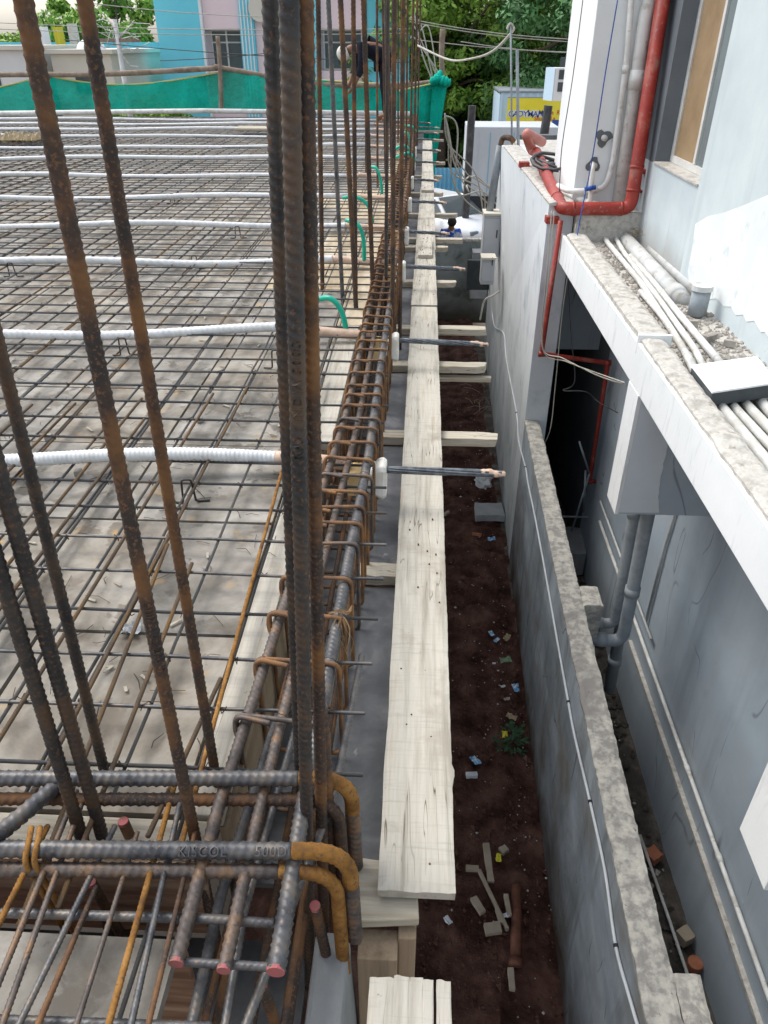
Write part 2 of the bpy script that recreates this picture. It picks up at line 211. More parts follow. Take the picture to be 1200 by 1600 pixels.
# ------------------------------------------------------------------ building helpers
class MB:
    def __init__(s): s.v = []; s.f = []
    def add(s, vs, fs):
        o = len(s.v); s.v += [tuple(v) for v in vs]; s.f += [tuple(i + o for i in f) for f in fs]; return s
    def box(s, x0, x1, y0, y1, z0, z1):
        return s.hexa([(x0, y0, z0), (x1, y0, z0), (x1, y1, z0), (x0, y1, z0)], [(x0, y0, z1), (x1, y0, z1), (x1, y1, z1), (x0, y1, z1)])
    def hexa(s, lo4, hi4):
        return s.add(list(lo4) + list(hi4), [(3, 2, 1, 0), (4, 5, 6, 7), (0, 1, 5, 4), (1, 2, 6, 5), (2, 3, 7, 6), (3, 0, 4, 7)])
    def obox(s, c, ax, ay, az):
        c = V(c); ax = V(ax); ay = V(ay); az = V(az)
        q = [(-1, -1), (1, -1), (1, 1), (-1, 1)]
        return s.hexa([c + ax * a + ay * b - az for a, b in q], [c + ax * a + ay * b + az for a, b in q])
    def tube(s, pts, r, n=8, cap=True, squash=None):
        pts = [V(p) for p in pts]; rr = r if isinstance(r, (list, tuple)) else [r] * len(pts)
        t = (pts[1] - pts[0]).normalized(); u = t.orthogonal().normalized()
        if abs(t.z) < .9: u = t.cross(V((0, 0, 1))).normalized()
        o = len(s.v); vs = []; fs = []
        for i, p in enumerate(pts):
            a = pts[max(0, i - 1)]; b = pts[min(len(pts) - 1, i + 1)]; t2 = (b - a)
            if t2.length > 1e-9:
                t2.normalize(); u = (u - t2 * u.dot(t2)).normalized(); t = t2
            w = t.cross(u)
            for k in range(n):
                an = 2 * pi * k / n; vs.append(p + (u * cos(an) + w * sin(an)) * rr[i])
        for i in range(len(pts) - 1):
            for k in range(n):
                k2 = (k + 1) % n; fs.append((i * n + k, i * n + k2, (i + 1) * n + k2, (i + 1) * n + k))
        if cap: fs.append(tuple(range(n - 1, -1, -1))); fs.append(tuple((len(pts) - 1) * n + k for k in range(n)))
        return s.add(vs, fs)
    def rebar(s, pts, r, pitch, rib=.09, n=14, per=5, slant=1.4, twist=0.0, u0=None):
        """deformed bar: two long ridges and slanting cross ribs, as real relief"""
        pts = [V(p) for p in pts]
        path = resample(pts, pitch / per)
        t = (path[1] - path[0]).normalized(); u = V(u0) if u0 else t.orthogonal()
        u = (u - t * u.dot(t)).normalized(); vs = []; fs = []
        for i, p in enumerate(path):
            a = path[max(0, i - 1)]; b = path[min(len(path) - 1, i + 1)]; t = (b - a).normalized()
            u = (u - t * u.dot(t)).normalized(); w = t.cross(u); d = i / per
            for k in range(n):
                an = 2 * pi * k / n
                half = 1 if an < pi else -1
                ph = (d + (an % pi) / pi * slant + (.5 if half < 0 else 0)) % 1.0
                hgt = min(1, max(0, 1 - abs(ph - .5) * 4.4) * 1.7) * min(1, abs(sin(an)) * 1.8)
                ridge = 1.0 if (k == 0 or k == n // 2) else 0
                q = r * (.97 + rib * max(hgt * 1.5, ridge * 1.1))
                if i in (0, len(path) - 1): q = r * .93
                vs.append(p + (u * cos(an) + w * sin(an)) * q)
        m = len(path)
        for i in range(m - 1):
            for k in range(n):
                k2 = (k + 1) % n; fs.append((i * n + k, i * n + k2, (i + 1) * n + k2, (i + 1) * n + k))
        fs.append(tuple(range(n - 1, -1, -1))); fs.append(tuple((m - 1) * n + k for k in range(n)))
        return s.add(vs, fs)
    def build(s, name, m, parent=None, smooth=False, bevel=0):
        me = bpy.data.meshes.new(name); me.from_pydata(s.v, [], s.f); me.update()
        if smooth: me.polygons.foreach_set('use_smooth', [True] * len(me.polygons))
        me.materials.append(M[m] if isinstance(m, str) else m)
        o = bpy.data.objects.new(name, me); COL.objects.link(o)
        if parent is not None: o.parent = parent
        if bevel:
            b = o.modifiers.new('bevel', 'BEVEL'); b.width = bevel; b.segments = 2; b.limit_method = 'ANGLE'
        return o

def resample(pts, step):
    out = [pts[0]]; acc = 0.0
    for a, b in zip(pts, pts[1:]):
        L = (b - a).length
        if L < 1e-9: continue
        d = step - acc
        while d <= L: out.append(a.lerp(b, d / L)); d += step
        acc = L - (d - step)
    if (out[-1] - pts[-1]).length > step * .3: out.append(pts[-1])
    return out

def smooth_path(pts, seg=8):
    pts = [V(p) for p in pts]; out = []
    for i in range(len(pts) - 1):
        p0 = pts[max(0, i - 1)]; p1 = pts[i]; p2 = pts[i + 1]; p3 = pts[min(len(pts) - 1, i + 2)]
        for k in range(seg):
            t = k / seg
            out.append(.5 * ((2 * p1) + (p2 - p0) * t + (2 * p0 - 5 * p1 + 4 * p2 - p3) * t * t + (3 * p1 - p0 - 3 * p2 + p3) * t ** 3))
    out.append(pts[-1]); return out

def corner_path(pts, rad, seg=6):
    """polyline with rounded corners"""
    pts = [V(p) for p in pts]; out = [pts[0]]
    for a, b, c in zip(pts, pts[1:], pts[2:]):
        d1 = (a - b); d2 = (c - b); r = min(rad, d1.length * .49, d2.length * .49)
        s = b + d1.normalized() * r; e = b + d2.normalized() * r
        for k in range(seg + 1):
            t = k / seg; out.append(s * (1 - t) ** 2 + b * 2 * t * (1 - t) + e * t * t)
    out.append(pts[-1]); return out

def tag(o, label, cat, group=None):
    o['label'] = label; o['category'] = cat
    if group: o['group'] = group
    return o
def thing(name, label, cat, loc=(0, 0, 0), group=None):
    o = bpy.data.objects.new(name, None); COL.objects.link(o); o.empty_display_size = .1; o.location = loc
    bpy.context.view_layer.update() if False else None
    return tag(o, label, cat, group)
def struct(o): o['kind'] = 'structure'; return o
def stuff(o): o['kind'] = 'stuff'; return o
def child(o, parent):            # parent keeps its place: vertices are in world coordinates
    o.parent = parent; o.location = o.location - parent.location; return o

# ------------------------------------------------------------------ setting: ground, soil, gap floor
struct(MB().add([(-400, -100, -4.45), (400, -100, -4.45), (400, 700, -4.45), (-400, 700, -4.45)], [(0, 1, 2, 3)]).build('ground', 'ground'))
def terrain(name, m, x0, x1, y0, y1, z, nx, ny, amp, sc):
    vs = []; fs = []
    for j in range(ny + 1):
        for i in range(nx + 1):
            x = x0 + (x1 - x0) * i / nx; y = y0 + (y1 - y0) * j / ny
            h = mnoise.fractal(V((x * sc, y * sc, 3.1)), 0.9, 2.1, 5) * amp
            vs.append((x, y, z + h))
    for j in range(ny):
        for i in range(nx):
            a = j * (nx + 1) + i; fs.append((a, a + 1, a + nx + 2, a + nx + 1))
    return struct(MB().add(vs, fs).build(name, m, smooth=True))
terrain('trench_soil', 'soil', -1.2, 1.22, -.5, 18.6, -4.02, 120, 760, .06, 3.2)
terrain('gap_soil', 'gap_soil', 1.16, 2.2, -.5, 16, -4.02, 30, 260, .03, 4)
struct(MB().box(-14, 12, 18.9, 45, -4.44, -4.05).build('yard_ground', 'ground'))

def WX(y): return 1.02 + .024 * y      # line of the boundary wall face
# ------------------------------------------------------------------ boundary wall
bw = thing('boundary_wall', 'low blue grey plastered boundary wall with flaking cream top, right of the red soil trench', 'wall')
f = MB(); ys = [-.6 + k * .3 for k in range(28)]
vs = []; fs = []
for k, y in enumerate(ys):
    y = min(y, 7.5); x = WX(y); vs += [(x, y, -4.1), (x, y, -2.125), (x + .148, y, -2.125), (x + .148, y, -4.1)]
for k in range(len(ys) - 1):
    for a in range(3): fs.append((k * 4 + a, k * 4 + a + 1, (k + 1) * 4 + a + 1, (k + 1) * 4 + a))
fs += [(0, 3, 2, 1), (len(ys) * 4 - 4, len(ys) * 4 - 3, len(ys) * 4 - 2, len(ys) * 4 - 1)]
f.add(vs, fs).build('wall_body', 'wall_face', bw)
def capmesh(x0, x1, y0, y1, z0, z1, seed, xf=None, step=.025):
    """rough slab top with ragged long edges"""
    ny = max(2, int((y1 - y0) / step)); nx = 6; vs = []; fs = []
    for j in range(ny + 1):
        y = y0 + (y1 - y0) * j / ny
        e0 = mnoise.noise(V((seed, y * 7, 0))) * .008 + mnoise.noise(V((seed, y * 28, 3))) * .006
        e1 = mnoise.noise(V((seed + 9, y * 6, 0))) * .009 + mnoise.noise(V((seed + 9, y * 24, 3))) * .007
        a = (xf(y) if xf else 0) + x0 + e0; b = (xf(y) if xf else 0) + x1 + e1
        for i in range(nx + 1):
            t = i / nx; x = a + (b - a) * t
            zz = z1 + mnoise.noise(V((x * 22, y * 22, seed))) * .006 - (.010 if i in (0, nx) else 0)
            vs.append((x, y, zz))
        vs += [(a + .003, y, z0), (b - .003, y, z0)]
    w = nx + 3
    for j in range(ny):
        for i in range(nx): fs.append((j * w + i, j * w + i + 1, (j + 1) * w + i + 1, (j + 1) * w + i))
        fs.append((j * w + nx + 1, j * w, (j + 1) * w, (j + 1) * w + nx + 1))
        fs.append((j * w + nx, j * w + nx + 2, (j + 1) * w + nx + 2, (j + 1) * w + nx))
    for j in (0, ny):
        q = [j * w + nx + 1] + [j * w + i for i in range(nx + 1)] + [j * w + nx + 2]; fs.append(tuple(q if j == 0 else q[::-1]))
    return MB().add(vs, fs)
capmesh(-.004, .155, -.6, 7.49, -2.124, -2.085, 4, WX).build('wall_coping', 'wall_cap', bw)
c = P(920, 930, z=-2.1)
capmesh(WX(c.y) + .157, WX(c.y) + .30, c.y - .13, c.y + .10, -2.6, -2.09, 8).build('buttress', 'wall_cap', bw)
c = P(1080, 1560, z=-2.1)
capmesh(WX(c.y) + .157, WX(c.y) + .28, c.y - .25, c.y + .10, -2.6, -2.092, 12).build('buttress', 'wall_cap', bw)

# white conduit clipped to the wall
cp = [(768, 470), (772, 508), (787, 521), (791, 560), (807, 645), (810, 687), (821, 730), (825, 755), (834, 798), (849, 877), (868, 985), (888, 1097), (898, 1150), (922, 1253), (945, 1360), (962, 1478), (984, 1560), (1003, 1625)]
pts = []
for x, y in cp:
    q = P(x, y, X=1.10)
    for _ in range(4): q = P(x, y, X=WX(q.y) - .012)
    pts.append(q)
cn = thing('wall_conduit', 'thin white electrical conduit running along the side of the low boundary wall', 'conduit')
MB().tube(smooth_path(pts, 5), .0085, 8).build('pipe', 'conduit', cn, True)
for i in (4, 6, 11, 13, 15):
    p = pts[i]; t = (pts[i + 1] - pts[i - 1]).normalized() if i < len(pts) - 1 else V((0, 1, 0))
    MB().tube([p - t * .008, p + t * .008], .0125, 10).build('clip', 'black', cn)

# ------------------------------------------------------------------ neighbour's white block at the end of the boundary wall
nb = thing('neighbour_building', 'white and blue grey neighbouring building with pipe covered ledge, along the right side', 'building')
def fx(a): return a
BZ = .15
x0, x1 = 1.195, 1.40
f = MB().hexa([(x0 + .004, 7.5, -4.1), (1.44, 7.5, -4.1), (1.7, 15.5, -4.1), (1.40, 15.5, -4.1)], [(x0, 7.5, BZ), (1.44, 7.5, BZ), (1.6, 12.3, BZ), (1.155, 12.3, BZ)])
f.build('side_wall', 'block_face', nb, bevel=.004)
capmesh(0, .25, 7.44, 12.0, BZ + .001, BZ + .03, 21, lambda y: 1.19 - (y - 7.5) * .008).build('wall_coping', 'ledge_top', nb)
# main grey lower wall, upper wall
MX = 2.08
MB().box(MX, MX + .3, -1, 7.8, -4.1, -.4).build('lower_wall', 'grey_paint', nb)
MB().box(MX - .035, MX - .002, -1, 5.3, -3.33, -3.30).build('plinth_band', 'ledge_top', nb)
MB().box(1.9, MX + .3, 5.3, 5.75, -4.1, -.4).build('pilaster', 'grey_paint', nb) if False else None
# dark opening behind: lintel wall and recess
lz_ = P(910, 546, Y=8.3).z
MB().box(1.42, MX - .001, 8.3, 8.5, lz_, -.251).build('lintel', 'grey_paint', nb)
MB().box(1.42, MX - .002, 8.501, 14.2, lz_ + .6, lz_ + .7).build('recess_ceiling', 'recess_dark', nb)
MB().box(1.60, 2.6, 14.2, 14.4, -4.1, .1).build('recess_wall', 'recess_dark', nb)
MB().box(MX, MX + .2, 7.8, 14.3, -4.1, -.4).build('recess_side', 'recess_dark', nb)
# ledge slab with white fascia and dusty curb on top
LX = 1.325
MB().box(LX + .03, MX + .28, -1, 7.4, -.33, -.16).build('ledge_slab', 'ledge_top', nb)
MB().box(1.45, 3.2, 7.41, 13.5, -.25, .10).build('rear_roof_slab', 'ledge_top', nb)
MB().box(LX, LX + .029, -1, 7.40, -.34, -.088).build('fascia', 'fascia_paint', nb, bevel=.004)
yj = P(1000, 525, z=-.05).y
capmesh(.012, .185, yj + .01, 7.2, -.10, -.045, 31, lambda y: LX + .003).build('ledge_curb', 'ledge_top', nb)
capmesh(.012, .15, -1, yj - .005, -.10, -.06, 37, lambda y: LX + .003, .03).build('ledge_curb', 'ledge_top', nb)
MB().box(LX - .002, LX + .20, yj - .012, yj + .012, -.16, -.04).build('curb_step', 'fascia_paint', nb, bevel=.003)
# downstand ribs under the ledge
for (yc, yd) in ((4.16, 4.40), (1.60, 1.85)):
    MB().box(LX - .004, LX + .02, yc, yd, -1.18, -.341).build('rib_white_face', 'fascia_paint', nb)
    MB().box(LX + .0205, 2.075, yc + .001, yd - .001, -1.178, -.341).build('rib', 'grey_paint', nb)
    if yc > 3:
        vs = [(LX + .02, yc - .003, -.345), (LX + .235, yc - .003, -.345)]; n = 26
        for k in range(n + 1):
            z = -.36 - k * (.80 / n); vs.append((LX + .235 + mnoise.noise(V((k * 2.1, 0, 5))) * .018 + (.05 * (k / n) ** 6), yc - .003, z))
        vs += [(LX + .02, yc - .003, -1.165)]
        MB().add(vs, [tuple(range(len(vs)))[::-1]]).build('undercoat_patch', 'grey_bare', nb)
# upper wall with window opening
wy0, wy1, wz0, wz1 = 6.04, 7.3, .54, 2.6
UX = 2.05
MB().box(UX, UX + .25, -1, wy0, -.16, 4).build('upper_wall', 'upper_paint', nb)
MB().box(UX, UX + .25, wy0, 8.0, -.16, wz0).build('upper_wall', 'pale_wall', nb)
MB().box(UX, UX + .25, wy1 + .0, 8.0, wz0, 4).build('window_jamb', 'jamb', nb)
MB().box(UX, UX + .25, wy0, wy1, wz1, 4).build('upper_wall', 'paint_white', nb)
MB().box(UX - .012, UX + .20, wy0 + .002, wy1 - .002, wz0, wz0 + .014).build('window_sill', 'ledge_top', nb)
win = MB().box(UX + .13, UX + .17, wy0, wy0 + .05, wz0 + .015, wz1).box(UX + .13, UX + .17, wy1 - .07, wy1, wz0 + .015, wz1).box(UX + .13, UX + .17, wy0 + .05, wy1 - .07, wz0 + .015, wz0 + .07)\
    .box(UX + .128, UX + .172, 6.62, 6.67, wz0 + .07, wz1).box(UX + .128, UX + .172, 6.33, 6.355, wz0 + .07, wz1).build('window_frame', 'frame', nb, bevel=.002)
MB().box(UX + .145, UX + .155, 6.67, wy1 - .07, wz0 + .07, wz1).build('window_board', 'board_tan', win)
MB().box(UX + .145, UX + .155, 6.355, 6.62, wz0 + .07, wz1).build('window_pane', 'glass_tint', win)
MB().box(UX + .145, UX + .155, wy0 + .05, 6.33, wz0 + .07, wz1).build('window_pane', 'glass_tint', win)
out = [(1078, 452), (1074, 425), (1082, 385), (1088, 350), (1108, 338), (1135, 333), (1165, 318), (1200, 306), (1260, 285)]
low = [(1260, 585), (1240, 560), (1228, 556), (1215, 536), (1206, 533), (1196, 518), (1188, 520), (1178, 503), (1168, 504), (1160, 492), (1150, 492), (1142, 480), (1130, 478), (1120, 466), (1108, 466), (1098, 458)]
pl_ = [P(x + R(-2, 2), y_ + R(-2, 2), X=UX - .003) for x, y_ in out + low]
MB().add(pl_, [tuple(range(len(pl_)))]).build('fresh_paint_patch', 'fresh_paint', nb)
# corner column of the upper floor
cl = P(915, 150, Y=7.75).x
ye_ = P(868, 235, X=cl).y
MB().box(cl, UX - .001, 7.75, 8.4, .101, 4).build('corner_column', 'paint_white', nb, bevel=.006)
MB().box(cl + .001, UX + 2, 8.401, ye_, .101, 4).build('corner_column', 'paint_white', nb)
# the grey undercoat of the column's near face, chipped pipe openings
for (px, py, r_) in ((943, 215, .07), (927, 258, .062)):
    q = P(px, py, Y=7.745); n = 16; vs = []
    for k in range(n):
        a = 2 * pi * k / n; rr = r_ * (1 + .28 * sin(3 * a + px) + R(-.12, .12)); vs.append((q.x + rr * cos(a), 7.7455, q.z + rr * sin(a)))
    MB().add(vs, [tuple(range(n))]).build('chipped_plaster', 'recess_dark', nb)
    MB().tube([(q.x, 7.74, q.z), (q.x, 7.68, q.z)], .027, 12).tube([(q.x, 7.681, q.z), (q.x, 7.676, q.z)], .019, 12).build('pipe_stub', 'pale_pipe', nb, True)

# ------------------------------------------------------------------ own building: deck of shutter panels
PZ = -.05
dk = thing('shuttering_deck', 'wide deck of stained grey shuttering panels under the steel bars', 'formwork deck')
XE = -.52; y = 1.025; rows = []
pw, pl = .60, .61
j = 0; pm = {}
while y < 18.9:
    i = 0; x = XE
    while x > -11.5:
        cream = (4.6 < y < 9.8 and i == 0 and j % 4 in (0, 1, 3)) or (y > 5 and random.random() < .015)
        mt = 'ply_cream' if cream else ('deck2' if random.random() < .3 else 'deck')
        w = pw * (1.0 if random.random() < .8 else .6)
        g = .006; z = PZ + R(-.004, .0)
        MB().hexa([(x - w + g, y + g, z - .03), (x - g, y + g, z - .03), (x - g, y + pl - g, z - .03), (x - w + g, y + pl - g, z - .03)],
                  [(x - w + g, y + g, z + R(-.001, .001)), (x - g, y + g, z), (x - g, y + pl - g, z + R(-.001, .001)), (x - w + g, y + pl - g, z)]).build('panel', mt, dk)
        x -= w; i += 1
    y += pl; j += 1
for (a, b) in ((-1.05, -.445), (-1.68, -1.055), (-2.3, -1.685)):
    MB().box(a, b, -.4, .752, PZ - .03, PZ - .001).build('panel', 'deck', dk)
MB().box(-11.5, XE + .08, 1.02, 18.9, PZ - .075, PZ - .045).build('backing_sheet', 'recess_dark', dk)
# cream timbers along the deck edges
for k, (ya, yb) in enumerate([(1.03, 2.9), (2.905, 4.5), (4.505, 7.3), (7.305, 10.2), (10.205, 18.9)]):
    MB().box(XE + .004, -.425 + (.03 if k else 0) + .02 * k, ya, yb, PZ - .04, PZ + .001 * k).build('edge_plank', 'plank_y' if k < 2 else 'ply_cream', dk, bevel=.003)
MB().box(-2.3, -.44, .93, 1.018, PZ - .06, PZ - .004).build('edge_plank', 'plank_x', dk, bevel=.003)
MB().box(-2.3, -.44, .915, .929, -.34, PZ - .02).build('cross_beam_side_form', 'ply_red', dk)
MB().box(-2.3, -.24, .70, 1.0, -.56, -.53).build('cross_beam_bottom_form', 'sheet', dk)
MB().box(-2.3, -.44, .753, .765, -.53, -.085).build('cross_beam_side_form', 'ply_red', dk)
MB().box(-.435, -.415, 1.03, 18.9, -.30, -.095).build('beam_side_form', 'board_z', dk)
MB().box(-.41, -.24, 1.03, 18.9, -.335, -.315).build('beam_bottom_form', 'sheet', dk)
# flat grey sheets and cross battens outside the beam
sh_y = [1.02] + [P(600, yy, z=-.3).y for yy in (905, 690, 578, 520, 447, 392)] + [7.9, 9.2, 10.6, 12.1, 13.6, 15.2, 17, 18.8]
for k in range(len(sh_y) - 1):
    a, b = sh_y[k] + .05, sh_y[k + 1] - .05
    MB().box(-.238, -.02, a, b, -.325, -.300).build('outer_sheet', 'sheet', dk, bevel=.002)
bp = []
for k, yy in enumerate(sh_y[1:], 1):
    ends = {1: .02, 2: .42, 3: .43, 4: .47, 5: .30, 6: .26}
    xe = ends.get(k, R(.25, .42))
    n = 10; lo = []; f = MB(); w = .043; x_0 = -.245
    ring = []
    for i in range(n + 1):
        x = x_0 + (xe - x_0) * i / n
        tw = w * (1 if i < n else .75) + R(-.003, .003); zt = -.252 + R(-.002, .002); c0 = yy + (R(-.008, .008) if i == n else 0)
        ring += [(x + (R(-.02, .02) if i == n else 0), c0 - tw, -.297), (x, c0 + tw, -.297), (x, c0 + tw, zt), (x + (R(-.03, .01) if i == n else 0), c0 - tw, zt)]
    fs = []
    for i in range(n):
        for q in range(4): fs.append((i * 4 + q, i * 4 + (q + 1) % 4, (i + 1) * 4 + (q + 1) % 4, (i + 1) * 4 + q))
    fs += [(0, 3, 2, 1), (n * 4, n * 4 + 1, n * 4 + 2, n * 4 + 3)]
    o = f.add(ring, fs).build('timber_batten', 'plank_x', bevel=.003)
    where = {1: 'nearest short batten, ending under the long plank', 2: 'rough round-ended batten just nearer than the thick strand bundle', 3: 'split batten with a jagged end, over the red soil',
             4: 'straight square batten beside the second strand bundle', 5: 'short pale batten near the dark stained cross wall', 6: 'small batten stub in front of the grey cross wall'}
    tag(o, 'pale timber ' + where[k] if k in where else 'pale timber batten sticking out past the farthest planks, ' + ['nearest', 'second', 'third', 'fourth', 'fifth', 'sixth', 'seventh', 'farthest'][min(7, k - 7)] + ' of the far group', 'batten', 'timber battens sticking out under the planks')
q = P(720, 588, z=-.33)
tag(MB().box(-.1, P(762, 562, z=-.33).x, q.y - .02, q.y + .02, -.36, -.33).build('timber_batten', 'plank_x', bevel=.002), 'thin split timber lying under the jagged batten over the trench', 'batten', 'timber battens sticking out under the planks')

# ------------------------------------------------------------------ planks
def plank(xa, xb, y0, y1, zt, th, seed, label, xa2=None, xb2=None, notch=None, parent=None, rag=.006):
    ny = max(4, int((y1 - y0) / .02)); nx = 10; vs = []; fs = []
    xa2 = xa if xa2 is None else xa2; xb2 = xb if xb2 is None else xb2
    for j in range(ny + 1):
        t = j / ny; y = y0 + (y1 - y0) * t
        a = xa + (xa2 - xa) * t + mnoise.noise(V((seed, y * 5, 0))) * .003 + mnoise.noise(V((seed, y * 40, 0))) * .0012
        b = xb + (xb2 - xb) * t + mnoise.noise(V((seed + 5, y * 5, 0))) * .003 + mnoise.noise(V((seed + 5, y * 40, 0))) * .0016
        if notch and abs(y - notch) < .02: b += .006
        sag = .004 * sin(t * 9 + (1 if parent or seed == 9 else seed))
        for i in range(nx + 1):
            s = i / nx; x = a + (b - a) * s
            yy = y + (mnoise.noise(V((seed, x * 60, j))) * rag if j in (0, ny) else 0)
            zz = zt + sag + mnoise.noise(V((x * 30, y * 2.5, seed))) * .0018 - ((.0015 if parent or seed == 9 else .004) if i in (0, nx) or j in (0, ny) else 0)
            vs.append((x, yy, zz))
        vs += [(a + .001, y + .001, zt + sag - .006), (b - .001, y + .001, zt + sag - .006), (a + .001, y + .002, zt + sag - th), (b - .001, y + .002, zt + sag - th)]
    w = nx + 5
    for j in range(ny):
        o = j * w; q = o + w
        for i in range(nx): fs.append((o + i, o + i + 1, q + i + 1, q + i))
        n1, n2, n3, n4 = nx + 1, nx + 2, nx + 3, nx + 4
        fs += [(o + n1, o, q, q + n1), (o + n3, o + n1, q + n1, q + n3), (o + nx, o + n2, q + n2, q + nx), (o + n2, o + n4, q + n4, q + n2), (o + n3, q + n3, q + n4, o + n4)]
    for j in (0, ny):
        o = j * w; e = [o + i for i in range(nx + 1)] + [o + nx + 2, o + nx + 4, o + nx + 3, o + nx + 1]; fs.append(tuple(e[::-1] if j == 0 else e))
    if parent: return MB().add(vs, fs).build('split_piece', 'plank_y', parent)
    t = thing('walkway_plank', label, 'plank', (0, 0, 0), 'planks laid end to end along the slab edge')
    MB().add(vs, fs).build('board', 'plank_y', t)
    for _ in range(14):
        x, y = R(min(xa, xb) + .02, max(xa, xb) - .02), R(y0 + .02, min(y1, y0 + 1.6) - .02)
        MB().tube([(x, y, zt - .003), (x, y, zt + .0045)], .0028, 7).build('nail', 'bar_rust', t)
    return t
PT = -.2
plank(-.062, .118, .96, P(660, 478, z=PT).y, PT, .034, 1, 'longest weathered plank in front, its cut end beside the bent column bars', -.062, .128, 1.285)
ya = P(660, 400, z=PT).y; yb = P(660, 285, z=PT + .02).y
plank(-.066, .13, P(660, 476, z=PT).y, ya + .5, PT - .002, .034, 2, 'second weathered plank from the front, between two strand bundles', -.05, .128)
plank(-.03, .10, ya - .1, ya + .62, PT + .036, .032, 3, 'short thick plank piece lying on top of another plank', -.02, .10)
plank(-.055, .135, ya + .3, P(662, 303, z=PT).y + .6, PT - .006, .03, 4, 'fourth weathered plank from the front, past the short thick piece', -.03, .145)
plank(-.02, .145, P(662, 300, z=PT).y, P(664, 222, z=PT).y, PT + .03, .034, 5, 'farthest plank of the row, reaching towards the green net', -.03, .15)
# foreground plank end and cleats
a = P(578, 1522, z=-.12); b = P(704, 1524, z=-.12)
wp_ = b.x - a.x
tpl = plank(a.x, a.x + wp_ * .30, .15, a.y - .004, -.12, .04, 9, 'split and cracked plank end at the very bottom of the view', rag=.006)
for k, (f0, f1, dy, z_) in enumerate(((.3015, .49, .001, 0), (.4912, .655, .0, 0), (.6562, .80, -.002, .0), (.808, 1.0, -.003, 0))):
    plank(a.x + wp_ * f0, a.x + wp_ * f1, .15, a.y + dy, -.12 + z_, .04, 20 + k, '', a.x + wp_ * (f0 + (.014 if k == 3 else 0)), a.x + wp_ * (f1 - (.014 if k == 2 else 0)), parent=tpl, rag=.004)
tag(MB().hexa([P(549, 1440, z=-.245) - V((0, 0, .03)), P(655, 1436, z=-.245) - V((0, 0, .03)), P(650, 1352, z=-.245) - V((0, 0, .03)), P(549, 1337, z=-.245) - V((0, 0, .03))],
        [P(549, 1440, z=-.245), P(655, 1436, z=-.245), P(650, 1352, z=-.245), P(549, 1337, z=-.245)]).build('timber_cleat', 'plank_x', bevel=.004),
    'chunky nail studded timber cleat under the near end of the longest plank', 'timber block')
tag(MB().box(-.104, -.012, .86, .93, -1.7, -.31).build('support_board', 'board_z', bevel=.003), 'dim upright support board below the timber cleat at the bottom', 'board')
tag(MB().box(-.012, .03, .90, .96, -1.7, -.29).build('support_post', 'board_z', bevel=.004), 'narrow dark timber post beside the support board, under the cleat', 'post')
tag(MB().hexa([(-.215, .60, -.9), (-.104, .60, -.9), (-.104, .905, -.9), (-.215, .905, -.9)], [(-.20, .62, -.262), (-.122, .62, -.262), (-.122, .895, -.262), (-.20, .895, -.262)]).build('concrete_stub', 'concrete', bevel=.012),
    'pale blue grey concrete stub behind the bent orange bar end', 'concrete block')

# ------------------------------------------------------------------ slab reinforcement mat
mt_ = thing('slab_rebar_mat', 'large mat of thin crossing steel bars wired together over the shuttering', 'rebar mat')
RY = []; y = 1.11
while y < 18.8: RY.append(y + (R(-.012, .012) if y > 1.3 else 0)); y += .1865
RX = []; x = -.492
while x > -11.3: RX.append(x + R(-.012, .012)); x -= .178
def wob(a, b, n, amp, seed):
    return [V(a).lerp(V(b), k / n) + V((mnoise.noise(V((seed, k * .7, 1))) * amp, mnoise.noise(V((seed, k * .7, 5))) * amp, mnoise.noise(V((seed, k * .7, 9))) * amp * .4)) for k in range(n + 1)]
for k, y in enumerate(RY):
    xr = -.11 if k < 8 else (-.14 - R(0, .05)); sl = R(-.004, .004)
    if y < 2.3:
        MB().rebar(wob((-3.2 if y > 1.3 else -2.4, y - sl * 3 + R(-.01, .01), .012), (xr + R(-.02, .02), y, .012), 10, .006, k), .0046, .0075, .13, 8, 3).build('bar', 'bar_grey' if k % 3 else 'mesh_bar_x', mt_, True)
    else:
        MB().tube(wob((-11.4, y - sl * 9, .012), (xr, y, .012), 22, .012, k), .0056, 6).build('bar', 'mesh_bar_x', mt_, True)
for k, x in enumerate(RX):
    if k < 4:
        MB().rebar(wob((x - R(-.01, .01), .2 if k == 0 else 1.02, .002), (x, 3.6, .002), 10, .006, 50 + k), .0047, .0078, .13, 8, 3).build('bar', 'mesh_bar_y', mt_, True)
        MB().tube(wob((x + .01, 3.3, .002), (x + .02, 18.8, .002), 24, .01, 50 + k), .0047, 6).build('bar', 'mesh_bar_y', mt_, True)
    else:
        MB().tube(wob((x, 1.02, .002), (x + R(-.04, .04), 18.8, .002), 26, .012, 50 + k), .0055, 6).build('bar', 'mesh_bar_y' if k % 3 else 'mesh_bar_rust', mt_, True)
    a0 = random.choice((1.02, 3.4, 5.5)); MB().tube(wob((x - .03, a0, -.012), (x - .022, a0 + R(5, 9), -.012), 14, .012, 150 + k), .0055, 6).build('bar', 'mesh_bar_rust' if k % 2 else 'mesh_bar_y', mt_, True)
